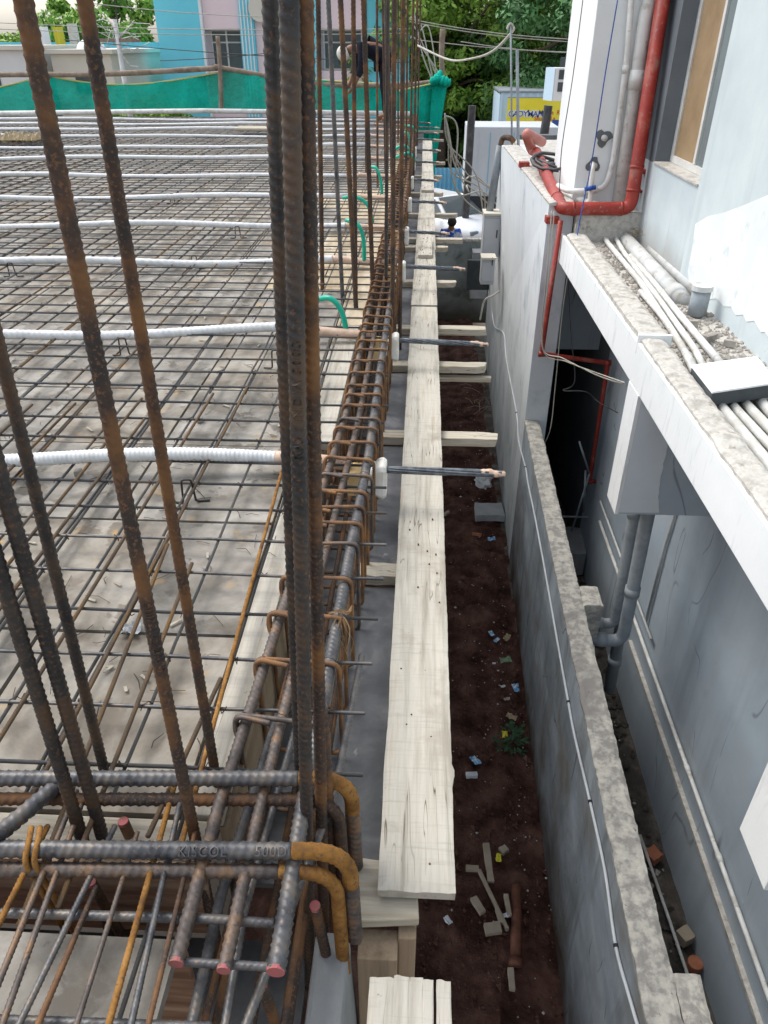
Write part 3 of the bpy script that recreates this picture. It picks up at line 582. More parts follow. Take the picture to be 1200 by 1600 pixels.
# extra top bars which stop part way into the span
ex = [((170, 1600), (275, 1218), None, .006, 'bar_orange'), ((205, 1600), (290, 1215), None, .006, 'bar_grey'), ((0, 1530), (120, 1235), None, .006, 'bar_brown'), ((20, 1555), (135, 1235), None, .0058, 'bar_brown'),
      ((35, 1590), (180, 1290), None, .006, 'bar_grey')]
ex += [((-30, 1500), (75, 1290), None, .006, 'bar_orange'), ((60, 1600), (150, 1385), None, .0055, 'bar_rust'), ((232, 1600), (305, 1300), None, .005, 'bar_rust'), ((120, 1600), (215, 1300), None, .005, 'bar_brown')]
for (p, q, _, r_, mm) in ex:
    a = P(*p, z=.075); b = P(*q, z=.03); d = (b - a)
    MB().rebar([a - d * .5, a, b], r_, .010, .13, 10, 4).build('bar', mm, mt_, True)
tops = [((-20, 770), (50, 632)), ((0, 735), (118, 630)), ((105, 790), (222, 622)), ((330, 790), (386, 606)), ((240, 800), (333, 615)), ((50, 1010), (225, 655))]
for k, (p, q) in enumerate(tops):
    b = P(*q, z=.022); x = b.x - R(0, .012)
    MB().rebar(wob((x, 1.0, .024), tuple(b), 6, .005, 80 + k), .0058, .0095, .13, 8, 3).build('bar', 'mesh_bar_rust', mt_, True)
for (p, q, mm) in (((345, 1090), (450, 700), 'bar_orange'), ((262, 1240), (345, 1060), 'mesh_bar_rust'), ((110, 1240), (262, 850), 'mesh_bar_rust'), ((160, 1240), (300, 880), 'mesh_bar_rust')):
    a = P(*p, z=.03); b = P(*q, z=.024); MB().rebar([a + (a - b) * .3, a, b], .006, .0095, .13, 8, 3).build('bar', mm, mt_, True)
tw = MB()
for y in RY[:26]:
    for x in RX[:22]:
        if random.random() < .62:
            e = .012; s = random.choice((-1, 1)); c_ = V((x, y, .008))
            tw.tube([c_ + V((-e, -e * s, -.004)), c_ + V((-e * .5, -e * .5 * s, .011)), c_ + V((e * .5, e * .5 * s, .011)), c_ + V((e, e * s, -.004)), c_ + V((e * R(1, 2.2), e * s * R(.5, 2), R(.004, .022)))], .0016, 4)
stuff(tw.build('tie_wires', 'wire', mt_))
# cover blocks and bits on the deck
for (px, py, nm) in ((75, 683, 'next to the leftmost sloping bar'), (312, 655, 'mid way over the slab'), (122, 738, 'beside the first white duct')):
    q = P(px, py, z=PZ + .012)
    tag(MB().obox(q, (.014, .004, 0), (-.003, .014, 0), (0, 0, .012)).build('cover_block', 'pebble', bevel=.003), 'small pale concrete cover block on the deck, ' + nm, 'spacer block')
q = P(205, 985, z=PZ + .006)
vs = []
for i in range(5):
    for j in range(5): vs.append((q.x + (i - 2) * .014 + R(-.004, .004), q.y + (j - 2) * .012 + R(-.004, .004), q.z + R(-.004, .016)))
tag(MB().add(vs, [(j * 5 + i, j * 5 + i + 1, j * 5 + i + 6, j * 5 + i + 5) for i in range(4) for j in range(4)]).build('crumpled_wrapper', 'wrap_white'), 'crumpled silvery wrapper on the deck between thin bars', 'litter')

# offcuts of wire and wood chips lying on the shuttering
oc = MB()
for k in range(260):
    x = R(-4.2, -.55) if k > 120 else R(-2.2, -.5); y = R(1.1, 8.5) if k > 120 else R(1.05, 3.6); c_ = V((x, y, PZ + .004)); a = R(0, 6.28); d = V((cos(a), sin(a), 0)) * R(.012, .05)
    oc.tube([c_ - d, c_ + V((R(-.01, .01), R(-.01, .01), R(0, .008))), c_ + d], R(.0008, .0014), 4)
tag(stuff(oc.build('wire_offcuts', 'wire')), 'short cut ends of tie wire scattered over the deck panels', 'wire offcuts')
ws = MB()
for k in range(170):
    x = R(-3.2, -.55); y = R(1.1, 6.5); a = R(0, 6.28); l_ = R(.006, .028); ws.obox((x, y, PZ + .005), (cos(a) * l_, sin(a) * l_, R(-.001, .002)), (-sin(a) * .004, cos(a) * .004, 0), (0, 0, .0015))
tag(stuff(ws.build('wood_chips', 'plank_x')), 'small pale wood chips scattered on the deck between the bars', 'wood chips')

# ------------------------------------------------------------------ edge beam cage
bc = thing('edge_beam_cage', 'long beam cage of thick bars and bent stirrups along the slab edge', 'beam cage')
def LXb(y): return -.408 + .094 * min(1, max(0, (y - 1.0) / 2.0))
def RXb(y): return -.226 + .034 * min(1, max(0, (y - 1.0) / 1.5))
def bx_(f, y0, y1, z, n=16, amp=.004, sd=0):
    return [V((f(y0 + (y1 - y0) * k / n) + mnoise.noise(V((sd, k * .6, 0))) * amp, y0 + (y1 - y0) * k / n, z + mnoise.noise(V((sd, k * .6, 7))) * amp)) for k in range(n + 1)]
def mid(y): return (LXb(y) * .52 + RXb(y) * .48)
def tail(y0): return y0
for nm, f_, r_, y0, mm, z in (('left', LXb, .0135, .66, 'bar_brown', .05), ('mid', mid, .0125, .655, 'bar_brown', .045), ('right', RXb, .0165, .655, 'bar_grey', .05)):
    y1 = 4.6
    MB().rebar(bx_(f_, y0, y1, z, 12, .003, r_ * 900), r_, .017, .115, 14, 5).build('main_bar', mm, bc, True)
    MB().tube(bx_(f_, y1 - .02, 18.9, z, 24, .006, r_ * 500), r_, 8).build('main_bar', 'bar_rust', bc, True)
    MB().tube([V((f_(y0), y0 - .0012, z)), V((f_(y0), y0 + .006, z))], r_ * 1.03, 14).build('painted_end', 'pink_paint', bc)
for nm, x, r_ in (('l', -.385, .010), ('m', -.31, .010), ('r', -.235, .010)):
    MB().tube([(x, .4, -.26), (x + .03, 4, -.26), (x + .06, 18.9, -.26)], r_, 8).build('bottom_bar', 'bar_rust', bc, True)
    MB().tube([(x + .01, .4, -.12), (x + .05, 4, -.12), (x + .06, 18.9, -.12)], .007, 6).build('side_bar', 'bar_rust', bc, True) if nm != 'm' else None
# second layer of grey bars seen below the top bars
for (p, q, r_) in (((385, 1600), (520, 1250), .009), ((300, 1600), (345, 1400), .011), ((352, 1600), (380, 1430), .0085)):
    a = P(*p, z=-.03); b = P(*q, z=-.03); d = b - a
    MB().rebar([a - d * .4, V((b.x, b.y, b.z)), V((b.x + .03, b.y + .5, b.z - .02))], r_, .014, .12, 12, 4).build('lower_bar', 'bar_grey', bc, True)
y = P(430, 1120, z=.07).y; k = 0
sy = []
for yy in (1125, 1035, 962, 905, 852): sy.append(P(500, yy, z=.07).y)
y = sy[-1] + .11
while y < 18.7: sy.append(y + R(-.02, .02)); y += .122 if y < 3.2 else (.15 if y < 6 else (.2 if y < 11 else .3))
for k, y in enumerate(sy):
    xl, xr = LXb(y) - .018, RXb(y) + .022; zt = .070 + R(-.003, .004); zb = -.285 + R(-.02, .02); sk = R(-.02, .02); dx = R(-.006, .006)
    r_ = .0062 if y < 3.2 else .0054
    pts = [(xl + .075, y + .012 + sk * .3, zt - .055), (xl + .004, y + .010, zt + .006), (xl - .004, y + .004, zt - .05)][:2]
    pth = [V((xl + .085, y - .022, zt + .006)), V((xl - .002, y - .006, zt + .012)), V((xl - .002, y, zb)), V((xr + .004, y + sk, zb)), V((xr + .006, y + sk, zt + .004)), V((xl - .006, y + .008, zt)), V((xl - .012, y + .006, zt - .06)), V((xl + .004, y - .01, zt - .085))]
    pth = corner_path([p + V((dx, 0, 0)) for p in pth], .028 if y < 7 else .02, 5 if y < 7 else 2)
    if y < 3.2: MB().rebar(pth, r_, .009, .13, 8, 3).build('stirrup', 'stirrup' if k % 4 else 'bar_brown', bc, True)
    else: MB().tube(pth, r_ * 1.05, 6).build('stirrup', 'stirrup', bc, True)
tw2 = MB()
for y in sy[:34]:
    for f_, r_ in ((LXb, .0135), (mid, .0125), (RXb, .0165)):
        if random.random() < .7:
            x = f_(y); e = r_ + .007
            tw2.tube([(x + cos(a) * e, y + .008 + a * .002, .055 + sin(a) * e) for a in (-.6, .2, 1, 1.8, 2.6, 3.4)] + [(x - e - R(0, .01), y - R(0, .02), .06 + R(.0, .02))], .0011, 4)
stuff(tw2.build('tie_wires', 'wire', bc))
# coir rope tied round the cage
rp = MB()
for k in range(8):
    q = P(530 + R(-6, 8), 958 + R(-8, 8), z=.08); e = P(538 + R(-10, 10), 1040 + R(-40, 20), z=-.02)
    rp.tube(smooth_path([q, q.lerp(e, .35) + V((R(-.02, .02), R(-.02, .02), R(0, .02))), q.lerp(e, .7) + V((R(-.015, .015), R(-.01, .01), 0)), e], 4), .0018, 4)
for k in range(5):
    q = P(530, 960, z=.078); rp.tube(smooth_path([q + V((-.03, R(-.008, .008), 0)), q + V((0, R(-.008, .008), .012)), q + V((.022, R(-.006, .01), .006)), q + V((.035, R(0, .03), .012))], 4), .0022, 4)
tag(rp.build('coir_rope', 'coir'), 'frayed brown coir rope tied to a thick cage bar', 'rope')

# thick bars of the crossing beam, their ends bent down at the outer face
cb = thing('cross_beam_bars', 'thick horizontal bars of the crossing beam with ends bent downwards', 'beam bars')
def hook(px0, py0, px1, py1, z, down, r_, mm, dropmat='bar_brown', bendmat=None):
    a = P(px0, py0, z=z); b = P(px1, py1, z=z); a = a + (a - b).normalized() * 1.2
    pth = corner_path([a, b, b + V((.006, -.01, -down))], .085, 12)
    if not bendmat: return MB().rebar(pth, r_, .019, .115, 14, 5, u0=(0, 0, 1)).build('bent_bar', mm, cb, True)
    k0 = pth[1] + (pth[1] - pth[0]).normalized() * -.03; k1 = pth[-2] + V((0, 0, -.03))
    o = MB().rebar([a, k0], r_, .019, .115, 14, 5, u0=(0, 0, 1)).build('bent_bar', mm, cb, True)
    MB().rebar([k0] + pth[1:-1] + [k1], r_ * 1.01, .019, .07, 14, 5, u0=(0, 0, 1)).build('rusty_bend', bendmat, o, True)
    MB().rebar([k1, pth[-1]], r_, .019, .115, 14, 5, u0=(1, 0, 0)).build('bar_end', dropmat, o, True)
    return o
hook(0, 1216, 548, 1216, .075, .36, .0165, 'bar_grey', bendmat='bar_orange')
o1 = hook(0, 1326, 545, 1330, .078, .31, .0165, 'bar_grey', bendmat='bar_orange')
hook(0, 1248, 528, 1250, .035, .30, .0135, 'bar_rust')
hook(0, 1358, 525, 1362, .045, .38, .014, 'bar_brown', 'bar_orange', bendmat='bar_orange')
hook(0, 1250, 505, 1246, -.27, .02, .014, 'bar_rust')
MB().rebar([P(-100, 1395, z=.06), P(0, 1426, z=.03), P(330, 1436, z=.03), P(428, 1443, z=.02)][1:], .0085, .013, .12, 12, 4).build('cross_bar', 'bar_grey', cb, True)
MB().rebar([P(270, 1502, z=.03), P(440, 1512, z=.03)], .0075, .012, .12, 12, 4).build('cross_bar', 'bar_grey', cb, True)
MB().rebar([P(-60, 1592, z=.03), P(330, 1606, z=.03)], .0085, .013, .12, 12, 4).build('cross_bar', 'bar_grey', cb, True)
MB().rebar([P(-40, 1335, z=.10), P(95, 1222, z=.06)], .017, .019, .115, 14, 5).build('slanting_bar', 'bar_grey', cb, True)
for (px, py, z, dn, r_) in ((192, 1283, .0, .3, .011), (142, 1378, -.08, .25, .010), (492, 1415, -.06, .3, .011), (409, 1538, -.05, .3, .010)):
    q = P(px, py, z=z); MB().rebar([q, q + V((.02, .01, -dn))], r_, .014, .12, 12, 4).build('short_bar', 'bar_rust', cb, True)
    MB().tube([q + V((0, 0, .001)), q + V((.0, 0, -.008))], r_ * 1.03, 12).build('painted_end', 'pink_paint', cb)
for (px, r_) in ((46, .006), (60, .006)):
    a = P(px, 1312, z=.10); MB().rebar(corner_path([a + V((-.02, .04, -.02)), a, a + V((0, -.035, -.02)), a + V((.03, -.04, -.28))], .02), r_, .01, .12, 8, 3).build('tie_hook', 'bar_orange', cb, True)

def letters(txt, size, origin, along, out, r_, m, parent, name='raised_lettering', depth=.0022, off=0):
    """lettering in low relief wrapped round a round bar"""
    cu = bpy.data.curves.new(name, 'FONT'); cu.body = txt; cu.size = size; cu.extrude = depth; cu.offset = off; cu.align_y = 'CENTER'; cu.space_character = 1.15 if r_ else 1.0
    ob = bpy.data.objects.new(name, cu); COL.objects.link(ob)
    me = bpy.data.meshes.new_from_object(ob.evaluated_get(bpy.context.evaluated_depsgraph_get()))
    bpy.data.objects.remove(ob)
    along = V(along).normalized(); out = V(out); out = (out - along * out.dot(along)).normalized(); side = out.cross(along)
    o_ = V(origin)
    for v in me.vertices:
        x, y, z = v.co
        if r_:
            a = y / r_; rr = r_ + z; v.co = o_ + along * x + side * (sin(a) * rr) + out * (cos(a) * rr)
        else: v.co = o_ + along * x + side * y + out * z
    me.materials.clear(); me.materials.append(M[m]); o = bpy.data.objects.new(name, me); COL.objects.link(o); o.parent = parent
    return o
camp = V((0, 0, H))
bpy.context.view_layer.update()
b0 = P(281, 1331, z=.078); b1 = P(400, 1331, z=.078); dirx = (P(540, 1330, z=.078) - P(0, 1326, z=.078)).normalized()
letters('KISCOL', .026, b0, dirx, camp - b0, .0165, 'bar_grey', o1)
letters('500D', .026, b1, dirx, camp - b1, .0165, 'bar_grey', o1)

# ------------------------------------------------------------------ upright column bars
def upright(bx, by, tx, ty, Yb, lean, r_, mm, label, z0=-.5, ztop=2.3, ribs=True, group=None, kink=None):
    r_ = r_ * .93
    a = P(bx, by, Y=Yb); b = P(tx, ty, Y=Yb + lean); d = (b - a); d = d / d.z
    lo = a + d * (z0 - a.z); hi = a + d * (ztop - a.z)
    pts = [lo.lerp(hi, k / 12) for k in range(13)]
    for k in range(1, 13): pts[k] = pts[k] + V((mnoise.noise(V((bx, k, 0))), mnoise.noise(V((bx, k, 4))), 0)) * .004
    if ribs: o = MB().rebar(pts, r_, .0155, .075, 16, 5, u0=(.8, -.6, 0), slant=1.1).build('upright_column_bar', mm, None, True)
    else: o = MB().rebar(pts, r_, .024, .10, 8, 3, u0=(.8, -.6, 0)).build('upright_column_bar', mm, None, True)
    return tag(o, label, 'rebar', group or 'upright bars of the nearest column'), a, d
G1 = 'upright bars of the nearest column'
oA, aA, dA = upright(305, 1310, 36, 0, .94, .13, .0132, 'bar_rust', 'long brown upright bar entering at the top left, leaning towards the cage', -.55)
letters('500 VICON 9', .024, aA + dA * .62, -dA, camp - (aA + dA * .62), .0124, 'bar_rust', oA)
upright(335, 1200, 132, 0, 1.12, .12, .0122, 'bar_rust', 'brown upright bar with knobbly edge, just right of the top left bar', -.5)
upright(162, 1200, -62, 300, 1.11, .05, .0125, 'bar_dark', 'thin ribbed dark bar crossing the left edge of the view', -.5)
upright(155, 1290, -52, 560, .96, .05, .0145, 'bar_dark', 'middle of three dark bars at the lower left', -.55)
upright(125, 1300, -78, 640, .94, .04, .0145, 'bar_dark', 'lowest leftmost dark bar leaning in from the left edge', -.55)
oM, aM, dM = upright(480, 1300, 452, 0, .965, .16, .0146, 'bar_dark', 'thickest dark upright bar in the centre, marked with raised letters', -.55)
q = P(461, 735, Y=.965 + .05)
letters('RAVI INDIA 500S', .023, aM + dM * ((q.z - aM.z)), dM, camp - q, .0137, 'bar_dark', oM)
upright(503, 1300, 475, 0, 1.0, .15, .0138, 'bar_rust', 'rusty brown upright bar pressed against the right of the lettered bar', -.55)
upright(470, 1230, 423, 0, 1.08, .15, .0138, 'bar_dark', 'dark upright bar with strong ribs, half hidden left of the lettered bar', -.5)
for k, (bx, by, zt, Yb, mm) in enumerate(((515, 1560, .0, .80, 'bar_orange'), (500, 1500, .02, .85, 'bar_rust'), (520, 1330, .3, 1.02, 'bar_rust'), (490, 1560, .02, .78, 'bar_brown'))):
    a = P(bx, by, Y=Yb)
    if k != 2: continue
    tag(MB().rebar([(a.x, Yb, -.6), (a.x - .01, Yb + .02, zt)], .0145, .021, .115, 14, 5).build('upright_column_bar', mm, None, True), 'short rusty stub bar just right of the two central bars', 'rebar', G1)
# second column
G2 = 'upright bars of the second column'
for (bx, by, tx, mm, r_, lb) in ((504, 464, 497, 'bar_rust', .0165, 'rusty bar, first to the right of the central bars'), (536, 482, 513, 'bar_grey', .0145, 'blue grey upright bar between two rusty ones'),
                             (557, 495, 532, 'bar_rust', .0165, 'rusty bar leaning left behind the first green hose'), (556, 470, 552, 'bar_rust', .0150, 'straight rusty bar beside the green hoses'),
                             (583, 470, 568, 'bar_rust', .0165, 'rusty bar leaning over the beam stirrups, left of the bent worker'), (613, 512, 616, 'bar_rust', .0150, 'thick rusty bar on the beam edge, right of the bent worker'),
                             (625, 500, 630, 'bar_rust', .0140, 'slimmer rusty bar touching the thick edge bar'), (603, 470, 606, 'bar_dark', .0130, 'dark bar half behind the thick edge bar')):
    q = P(bx, by, z=-.1); upright(bx, by, tx, 0, q.y, .05, r_, mm, lb, -.3, 2.6, False, G2)
G3 = 'upright bars of the third column'
for (bx, by, tx, w3) in ((590, 300, 589, 'second from the left'), (640, 300, 646, 'second from the right'), (612, 296, 606, 'fourth from the left'), (634, 290, 637, 'third from the right'), (602, 275, 598, 'third from the left'), (572, 280, 571, 'leftmost'), (646, 285, 652, 'rightmost')):
    q = P(bx, by, z=-.1); upright(bx, by, tx, 0, q.y, .05, .0145, 'bar_rust', 'rusty upright bar of the distant third column, ' + w3 + ' in its cluster', -.2, 3.4, False, G3)
G4 = 'upright bars of the farthest column'
for (bx, by, tx, w3) in ((602, 235, 602, 'leftmost'), (652, 218, 657, 'rightmost'), (622, 228, 622, 'second from left'), (631, 226, 632, 'third from left')):
    q = P(bx, by, z=-.1); upright(bx, by, tx, 0, q.y, .05, .015, 'bar_rust', 'thin upright bar of the farthest column near the net corner, ' + w3, -.2, 4.2, False, G4)

# ------------------------------------------------------------------ white ducts with strands, anchors, chairs
dpx = [(722, 715, 430), (520, 517, 488), (410, 405, 520), (353, 352, 540), (308, 306, 550), (275, 273, 560), (247, 246, 570), (230, 228, 575), (213, 212, 580), (202, 202, 585), (193, 194, 585), (186, 187, 590)]
ordn = ['nearest', 'second', 'third', 'fourth', 'fifth', 'sixth', 'seventh', 'eighth', 'ninth', 'tenth', 'eleventh', 'farthest']
for k, (yl, yr, xe) in enumerate(dpx):
    a = P(0, yl, z=.03); b = P(xe, yr, z=.02); d = (a - b); L = d.length; a = b + d * (1.0 + 5.5 / L * .6)
    td = thing('post_tension_duct', ordn[k] + ' white corrugated duct across the rebar mat, counted from the front', 'cable duct', tuple(b), 'white ducts laid across the slab')
    n = 30 if k < 3 else 16; pts = []
    for i in range(n + 1):
        t = i / n; p = b.lerp(a, t) - b; p.z += .014 * sin(t * 17 + k) * (1 - t * .3) + .012 * sin(t * 7 + k * 2); p.y += .010 * sin(t * 9 + k * 1.7); pts.append(p)
    r0 = .027
    if k < 4:
        path = resample(pts, .0045 if k == 0 else .008 if k < 2 else .014); rr = [r0 * (1.035, 1.035, .99, .965)[i % 4] for i in range(len(path))]
        MB().tube(path, rr, 10).build('duct', 'duct', td, True)
    else: MB().tube(pts, r0 * 1.05, 8).build('duct', 'duct', td, True)
    bd = (b - a).normalized() * -1; e = -(a - b).normalized()
    t1 = e * .02; t2 = e * .13 + V((0, 0, -.012)); t3 = V((-.27 - b.x, t2.y, -.03))
    if t3.x < t2.x + .03: t3.x = t2.x + .05
    MB().tube(resample([V((0, 0, 0)), t1, t2, t3], .02), [r0 * (1.06 - .03 * (i % 2)) for i in range(len(resample([V((0, 0, 0)), t1, t2, t3], .02)))], 10).build('tape_wrap', 'tape', td, True)
    # strands through the anchor out over the planks
    s0 = V((-.17 - b.x, t3.y, -.05)); xr_ = {0: .36, 1: .40, 2: .34}.get(k, R(.12, .30)); s1 = V((xr_ - b.x, t3.y + (-.015 if k else -.01), -.052 - (.012 if k else 0)))
    st = MB(); nst = 7 if k < 3 else 4
    for q in range(nst):
        ang = 2 * pi * q / nst; pth = []
        for i in range(25):
            t = i / 24; w_ = ang + t * (1.3 if k == 0 else 7); sp = .0105 + (.003 * sin(t * 3))
            pth.append(s0.lerp(s1, t * (1 - .02 * (q % 3))) + V((0, cos(w_) * sp, sin(w_) * sp * .8)))
        st.tube(pth, .0054, 6)
    st.tube([s0, s1 - V((.02, 0, 0))], .008, 8)
    so = st.build('strand_bundle', 'strand', td, True)
    ed = s1 - s0
    MB().tube(smooth_path([s0 + ed * .82, s0 + ed * .88 + V((0, .003, .004)), s0 + ed * .94 + V((0, -.003, 0)), s0 + ed * 1.01], 4), [.013, .015, .0155, .013, .0145, .016, .0135, .014, .0155, .013, .012, .013, .009], 8).build('end_tape', 'tape', so, True)
    # anchor block
    if k < 8:
        c_ = V((-.178, b.y + t3.y, -.06))
        an = thing('anchor_block', ['nearest', 'second', 'third', 'fourth', 'fifth', 'sixth', 'seventh', 'eighth'][k] + ' white plastic anchor block in the beam cage, counted from the front', 'anchor', tuple(c_), 'white anchor blocks along the beam')
        f = MB(); vs = []; sec = [(-.035, .038, .045), (.0, .052, .062), (.03, .058, .080), (.046, .058, .084), (.060, .050, .074)]
        for sx, sy_, sz in sec:
            for i in range(12):
                an_ = 2 * pi * i / 12; cx = cos(an_); sx2 = sin(an_); pw_ = .5
                vs.append((sx, math.copysign(abs(cx) ** pw_, cx) * sy_, math.copysign(abs(sx2) ** pw_, sx2) * sz - .012))
        fs = [(i * 12 + q, i * 12 + (q + 1) % 12, (i + 1) * 12 + (q + 1) % 12, (i + 1) * 12 + q) for i in range(4) for q in range(12)] + [tuple(range(11, -1, -1)), tuple(48 + q for q in range(12))]
        f.add(vs, fs).build('plastic_pocket', 'anchor_white', an, bevel=.004)
        MB().box(-.10, -.040, -.046, .046, -.075, .035).build('wooden_packing', 'foam', an, bevel=.003)
# green hoses
hs = [((490, 470), (515, 466), (533, 485), (541, 516), 0), ((541, 344), (560, 352), (568, 375), (569, 408), 1), ((536, 309), (556, 308), (574, 320), (583, 348), 1), ((577, 261), (588, 263), (595, 282), (597, 303), 1),
      ((630, 208), (637, 208), (641, 225), (640, 245), 1), ((619, 232), (628, 228), (637, 231), (638, 240), 1), ((620, 246), (628, 242), (640, 240), (650, 252), 1), ((632, 196), (644, 198), (648, 203), (650, 206), 1)]
lb = ['nearest green hose looping beside the central bars', 'green hose curling down behind the second duct from the hoses', 'green hose hooked over the third column bar row', 'upright green hose arch on the cream ply', 'far green hose near the last planks, tallest of the far ones',
      'small flat green hose loop among the distant bars', 'low green hose lying toward the plank among distant bars', 'farthest green hose curl at the net corner']
for k, (p1, p2, p3, p4, _) in enumerate(hs):
    yb_ = P(*p4, z=.02).y; zz = [P(*q_, Y=yb_ + (.12 if i == 0 else .05)) for i, q_ in enumerate((p1, p2, p3, p4))]
    tag(MB().tube(smooth_path(zz, 8), .016 if k < 5 else .022, 10).build('vent_hose', 'hose', None, True), lb[k], 'hose', 'green vent hoses')
# bar chairs under the ducts
ch = [(296, 745, 'first duct, right of the brown bar'), (195, 555, 'second duct, left of the brown bar'), (432, 575, 'second duct, beside the central bars'), (305, 420, 'third duct'), (20, 432, 'third duct at the left edge'), (372, 372, 'fourth duct'), (270, 318, 'fifth duct')]
for (px, py, where) in ch:
    q = P(px, py + (40 if py > 700 else 0), z=PZ + .004); h_ = .10
    pth = corner_path([q + V((-.07, .0, 0)), q + V((-.022, -.004, 0)), q + V((-.018, 0, h_)), q + V((.018, .004, h_)), q + V((.024, .01, .0)), q + V((.075, .02, 0))], .012, 4)
    tag(MB().rebar(pth, .0042, .008, .12, 8, 3).build('bar_chair', 'bar_dark', None, True), 'bent wire support chair under the ' + where, 'bar chair', 'wire chairs holding up the ducts')

# ------------------------------------------------------------------ litter and stones in the trench
GZ = -3.99
def slab(px, py, L_, w_, ang, m_, lab, nm='timber_offcut', th=.02, cat='offcut', z=GZ, grp=None):
    q = P(px, py, z=z + th); a = V((cos(ang), sin(ang), 0)); b = V((-sin(ang), cos(ang), 0))
    f = MB(); n = 4; vs = []
    for i in range(n + 1):
        t = -1 + 2 * i / n; ww = w_ * (1 + R(-.08, .08)); e = (R(-.1, .1) * w_ if i in (0, n) else 0)
        for s, zz in ((-1, -th), (1, -th), (1, th), (-1, th)): vs.append(q + a * (t * L_ + e * s) + b * s * ww + V((0, 0, zz + R(-.002, .002))))
    fs = [(i * 4 + k, i * 4 + (k + 1) % 4, (i + 1) * 4 + (k + 1) % 4, (i + 1) * 4 + k) for i in range(n) for k in range(4)] + [(3, 2, 1, 0), (n * 4, n * 4 + 1, n * 4 + 2, n * 4 + 3)]
    return tag(f.add(vs, fs).build(nm, m_, bevel=.003), lab, cat, grp)
gr = 'timber offcuts on the trench floor'
for a in ((763, 1348, .16, .025, 1.62, 'offcut', 'long pale offcut, rightmost upright one in the pile near the plank end'), (770, 1405, .24, .012, 1.95, 'offcut', 'thin lath leaning across the pile of offcuts'),
          (738, 1357, .05, .018, 0, 'offcut', 'short flat offcut left of the long pale one'), (747, 1415, .065, .026, 2.1, 'offcut', 'stubby offcut under the thin lath'),
          (770, 1451, .06, .04, .2, 'offcut', 'square offcut at the foot of the thin lath'), (780, 1432, .055, .016, 1.8, 'offcut', 'small dim offcut next to the square one'),
          (793, 1415, .08, .018, 1.65, 'offcut', 'narrow notched offcut right of the lath'), (799, 1530, .07, .02, 1.57, 'offcut', 'lone offcut nearest the bottom, by the brown pipe'),
          (737, 1211, .05, .022, .08, 'wrap_white', 'pale rectangular block alone on the soil beside the plank'), (787, 1328, .03, .028, .6, 'offcut', 'small cube of wood above the yellow packet'),
          (698, 802, .05, .02, .9, 'offcut', 'pale offcut partly under the long plank, far up the trench'), (745, 835, .06, .012, -.2, 'brick_red', 'thin reddish brick fragment near a concrete slab')):
    slab(*a[:5], a[5], a[6], grp=gr)
slab(764, 800, .19, .16, .03, 'concrete', 'flat broken concrete slab on the soil against the boundary wall', 'concrete_slab', .05, 'concrete slab')
slab(880, 860, .23, .28, .0, 'concrete', 'pale concrete step in the dark gap behind the boundary wall', 'concrete_step', .16, 'step', z=-4.0)
def wrapper(px, py, s, m_, lab, nm='wrapper', ang=0.5, asp=.6, z=GZ + .03):
    q = P(px, py, z=z); vs = []; n = 6
    for j in range(n):
        for i in range(n):
            u_ = (i / (n - 1) - .5) * 2 * s; w_ = (j / (n - 1) - .5) * 2 * s * asp
            vs.append((q.x + u_ * cos(ang) - w_ * sin(ang) + R(-.1, .1) * s, q.y + u_ * sin(ang) + w_ * cos(ang) + R(-.1, .1) * s, q.z + R(-.15, .3) * s))
    fs = [(j * n + i, j * n + i + 1, (j + 1) * n + i + 1, (j + 1) * n + i) for i in range(n - 1) for j in range(n - 1)]
    return tag(MB().add(vs, fs).build(nm, m_), lab, 'litter', 'litter on the trench floor')
for a in ((743, 1188, .05, 'wrap_blue', 'blue wrapper lying just above the pale rectangular block', 2.2), (806, 1075, .05, 'wrap_blue', 'bright blue packet close to the boundary wall, by a small white scrap', 1.7),
          (786, 1072, .025, 'wrap_white', 'tiny white scrap left of the bright blue packet', .3), (768, 990, .04, 'wrap_blue', 'upper of two touching blue wrappers near straw', 2), (776, 1000, .035, 'wrap_blue', 'lower of two touching blue wrappers near straw', .9),
          (792, 996, .05, 'dry_grass', 'crumpled straw coloured plastic beside the two blue wrappers', 1.0), (790, 1031, .06, 'wrap_green', 'dusty green plastic bag against the foot of the wall', .2), (772, 1036, .018, 'wrap_white', 'round white bottle cap beside the dusty green bag', 0),
          (789, 1148, .04, 'wrap_yellow', 'yellow wrapper lying on the green weed', 1.5), (779, 1340, .035, 'wrap_yellow', 'yellow packet in the pile of timber offcuts', 1.4), (791, 1430, .025, 'wrap_white', 'white and orange scrap right of the lath', .3),
          (700, 1438, .035, 'wrap_white', 'white curled scrap on the bare soil left of the offcuts', 2.2), (768, 842, .05, 'wrap_blue', 'pale blue wrapper just below the concrete slab', .2), (792, 1092, .03, 'pebble', 'pale twisted scrap under the bright blue packet', .2),
          (799, 1120, .05, 'dry_grass', 'thin dry leaf scrap above the green weed', 2.7)):
    wrapper(a[0], a[1], a[2], a[3], a[4], ang=a[5])
# white bag hanging half under the first strand end
q = P(757, 735, z=-3.6); vs = []
for i in range(9):
    for j in range(12):
        th_ = pi * i / 8; ph = 2 * pi * j / 12; rr = .14 * (1 + R(-.28, .28))
        vs.append((q.x + rr * sin(th_) * cos(ph) * 1.0, q.y + rr * sin(th_) * sin(ph), q.z - .15 + rr * .8 * cos(th_)))
tag(MB().add(vs, [(i * 12 + j, i * 12 + (j + 1) % 12, (i + 1) * 12 + (j + 1) % 12, (i + 1) * 12 + j) for i in range(8) for j in range(12)]).build('carrier_bag', 'wrap_white'), 'stuffed white and blue plastic bag on the soil below the nearest strand end', 'plastic bag')
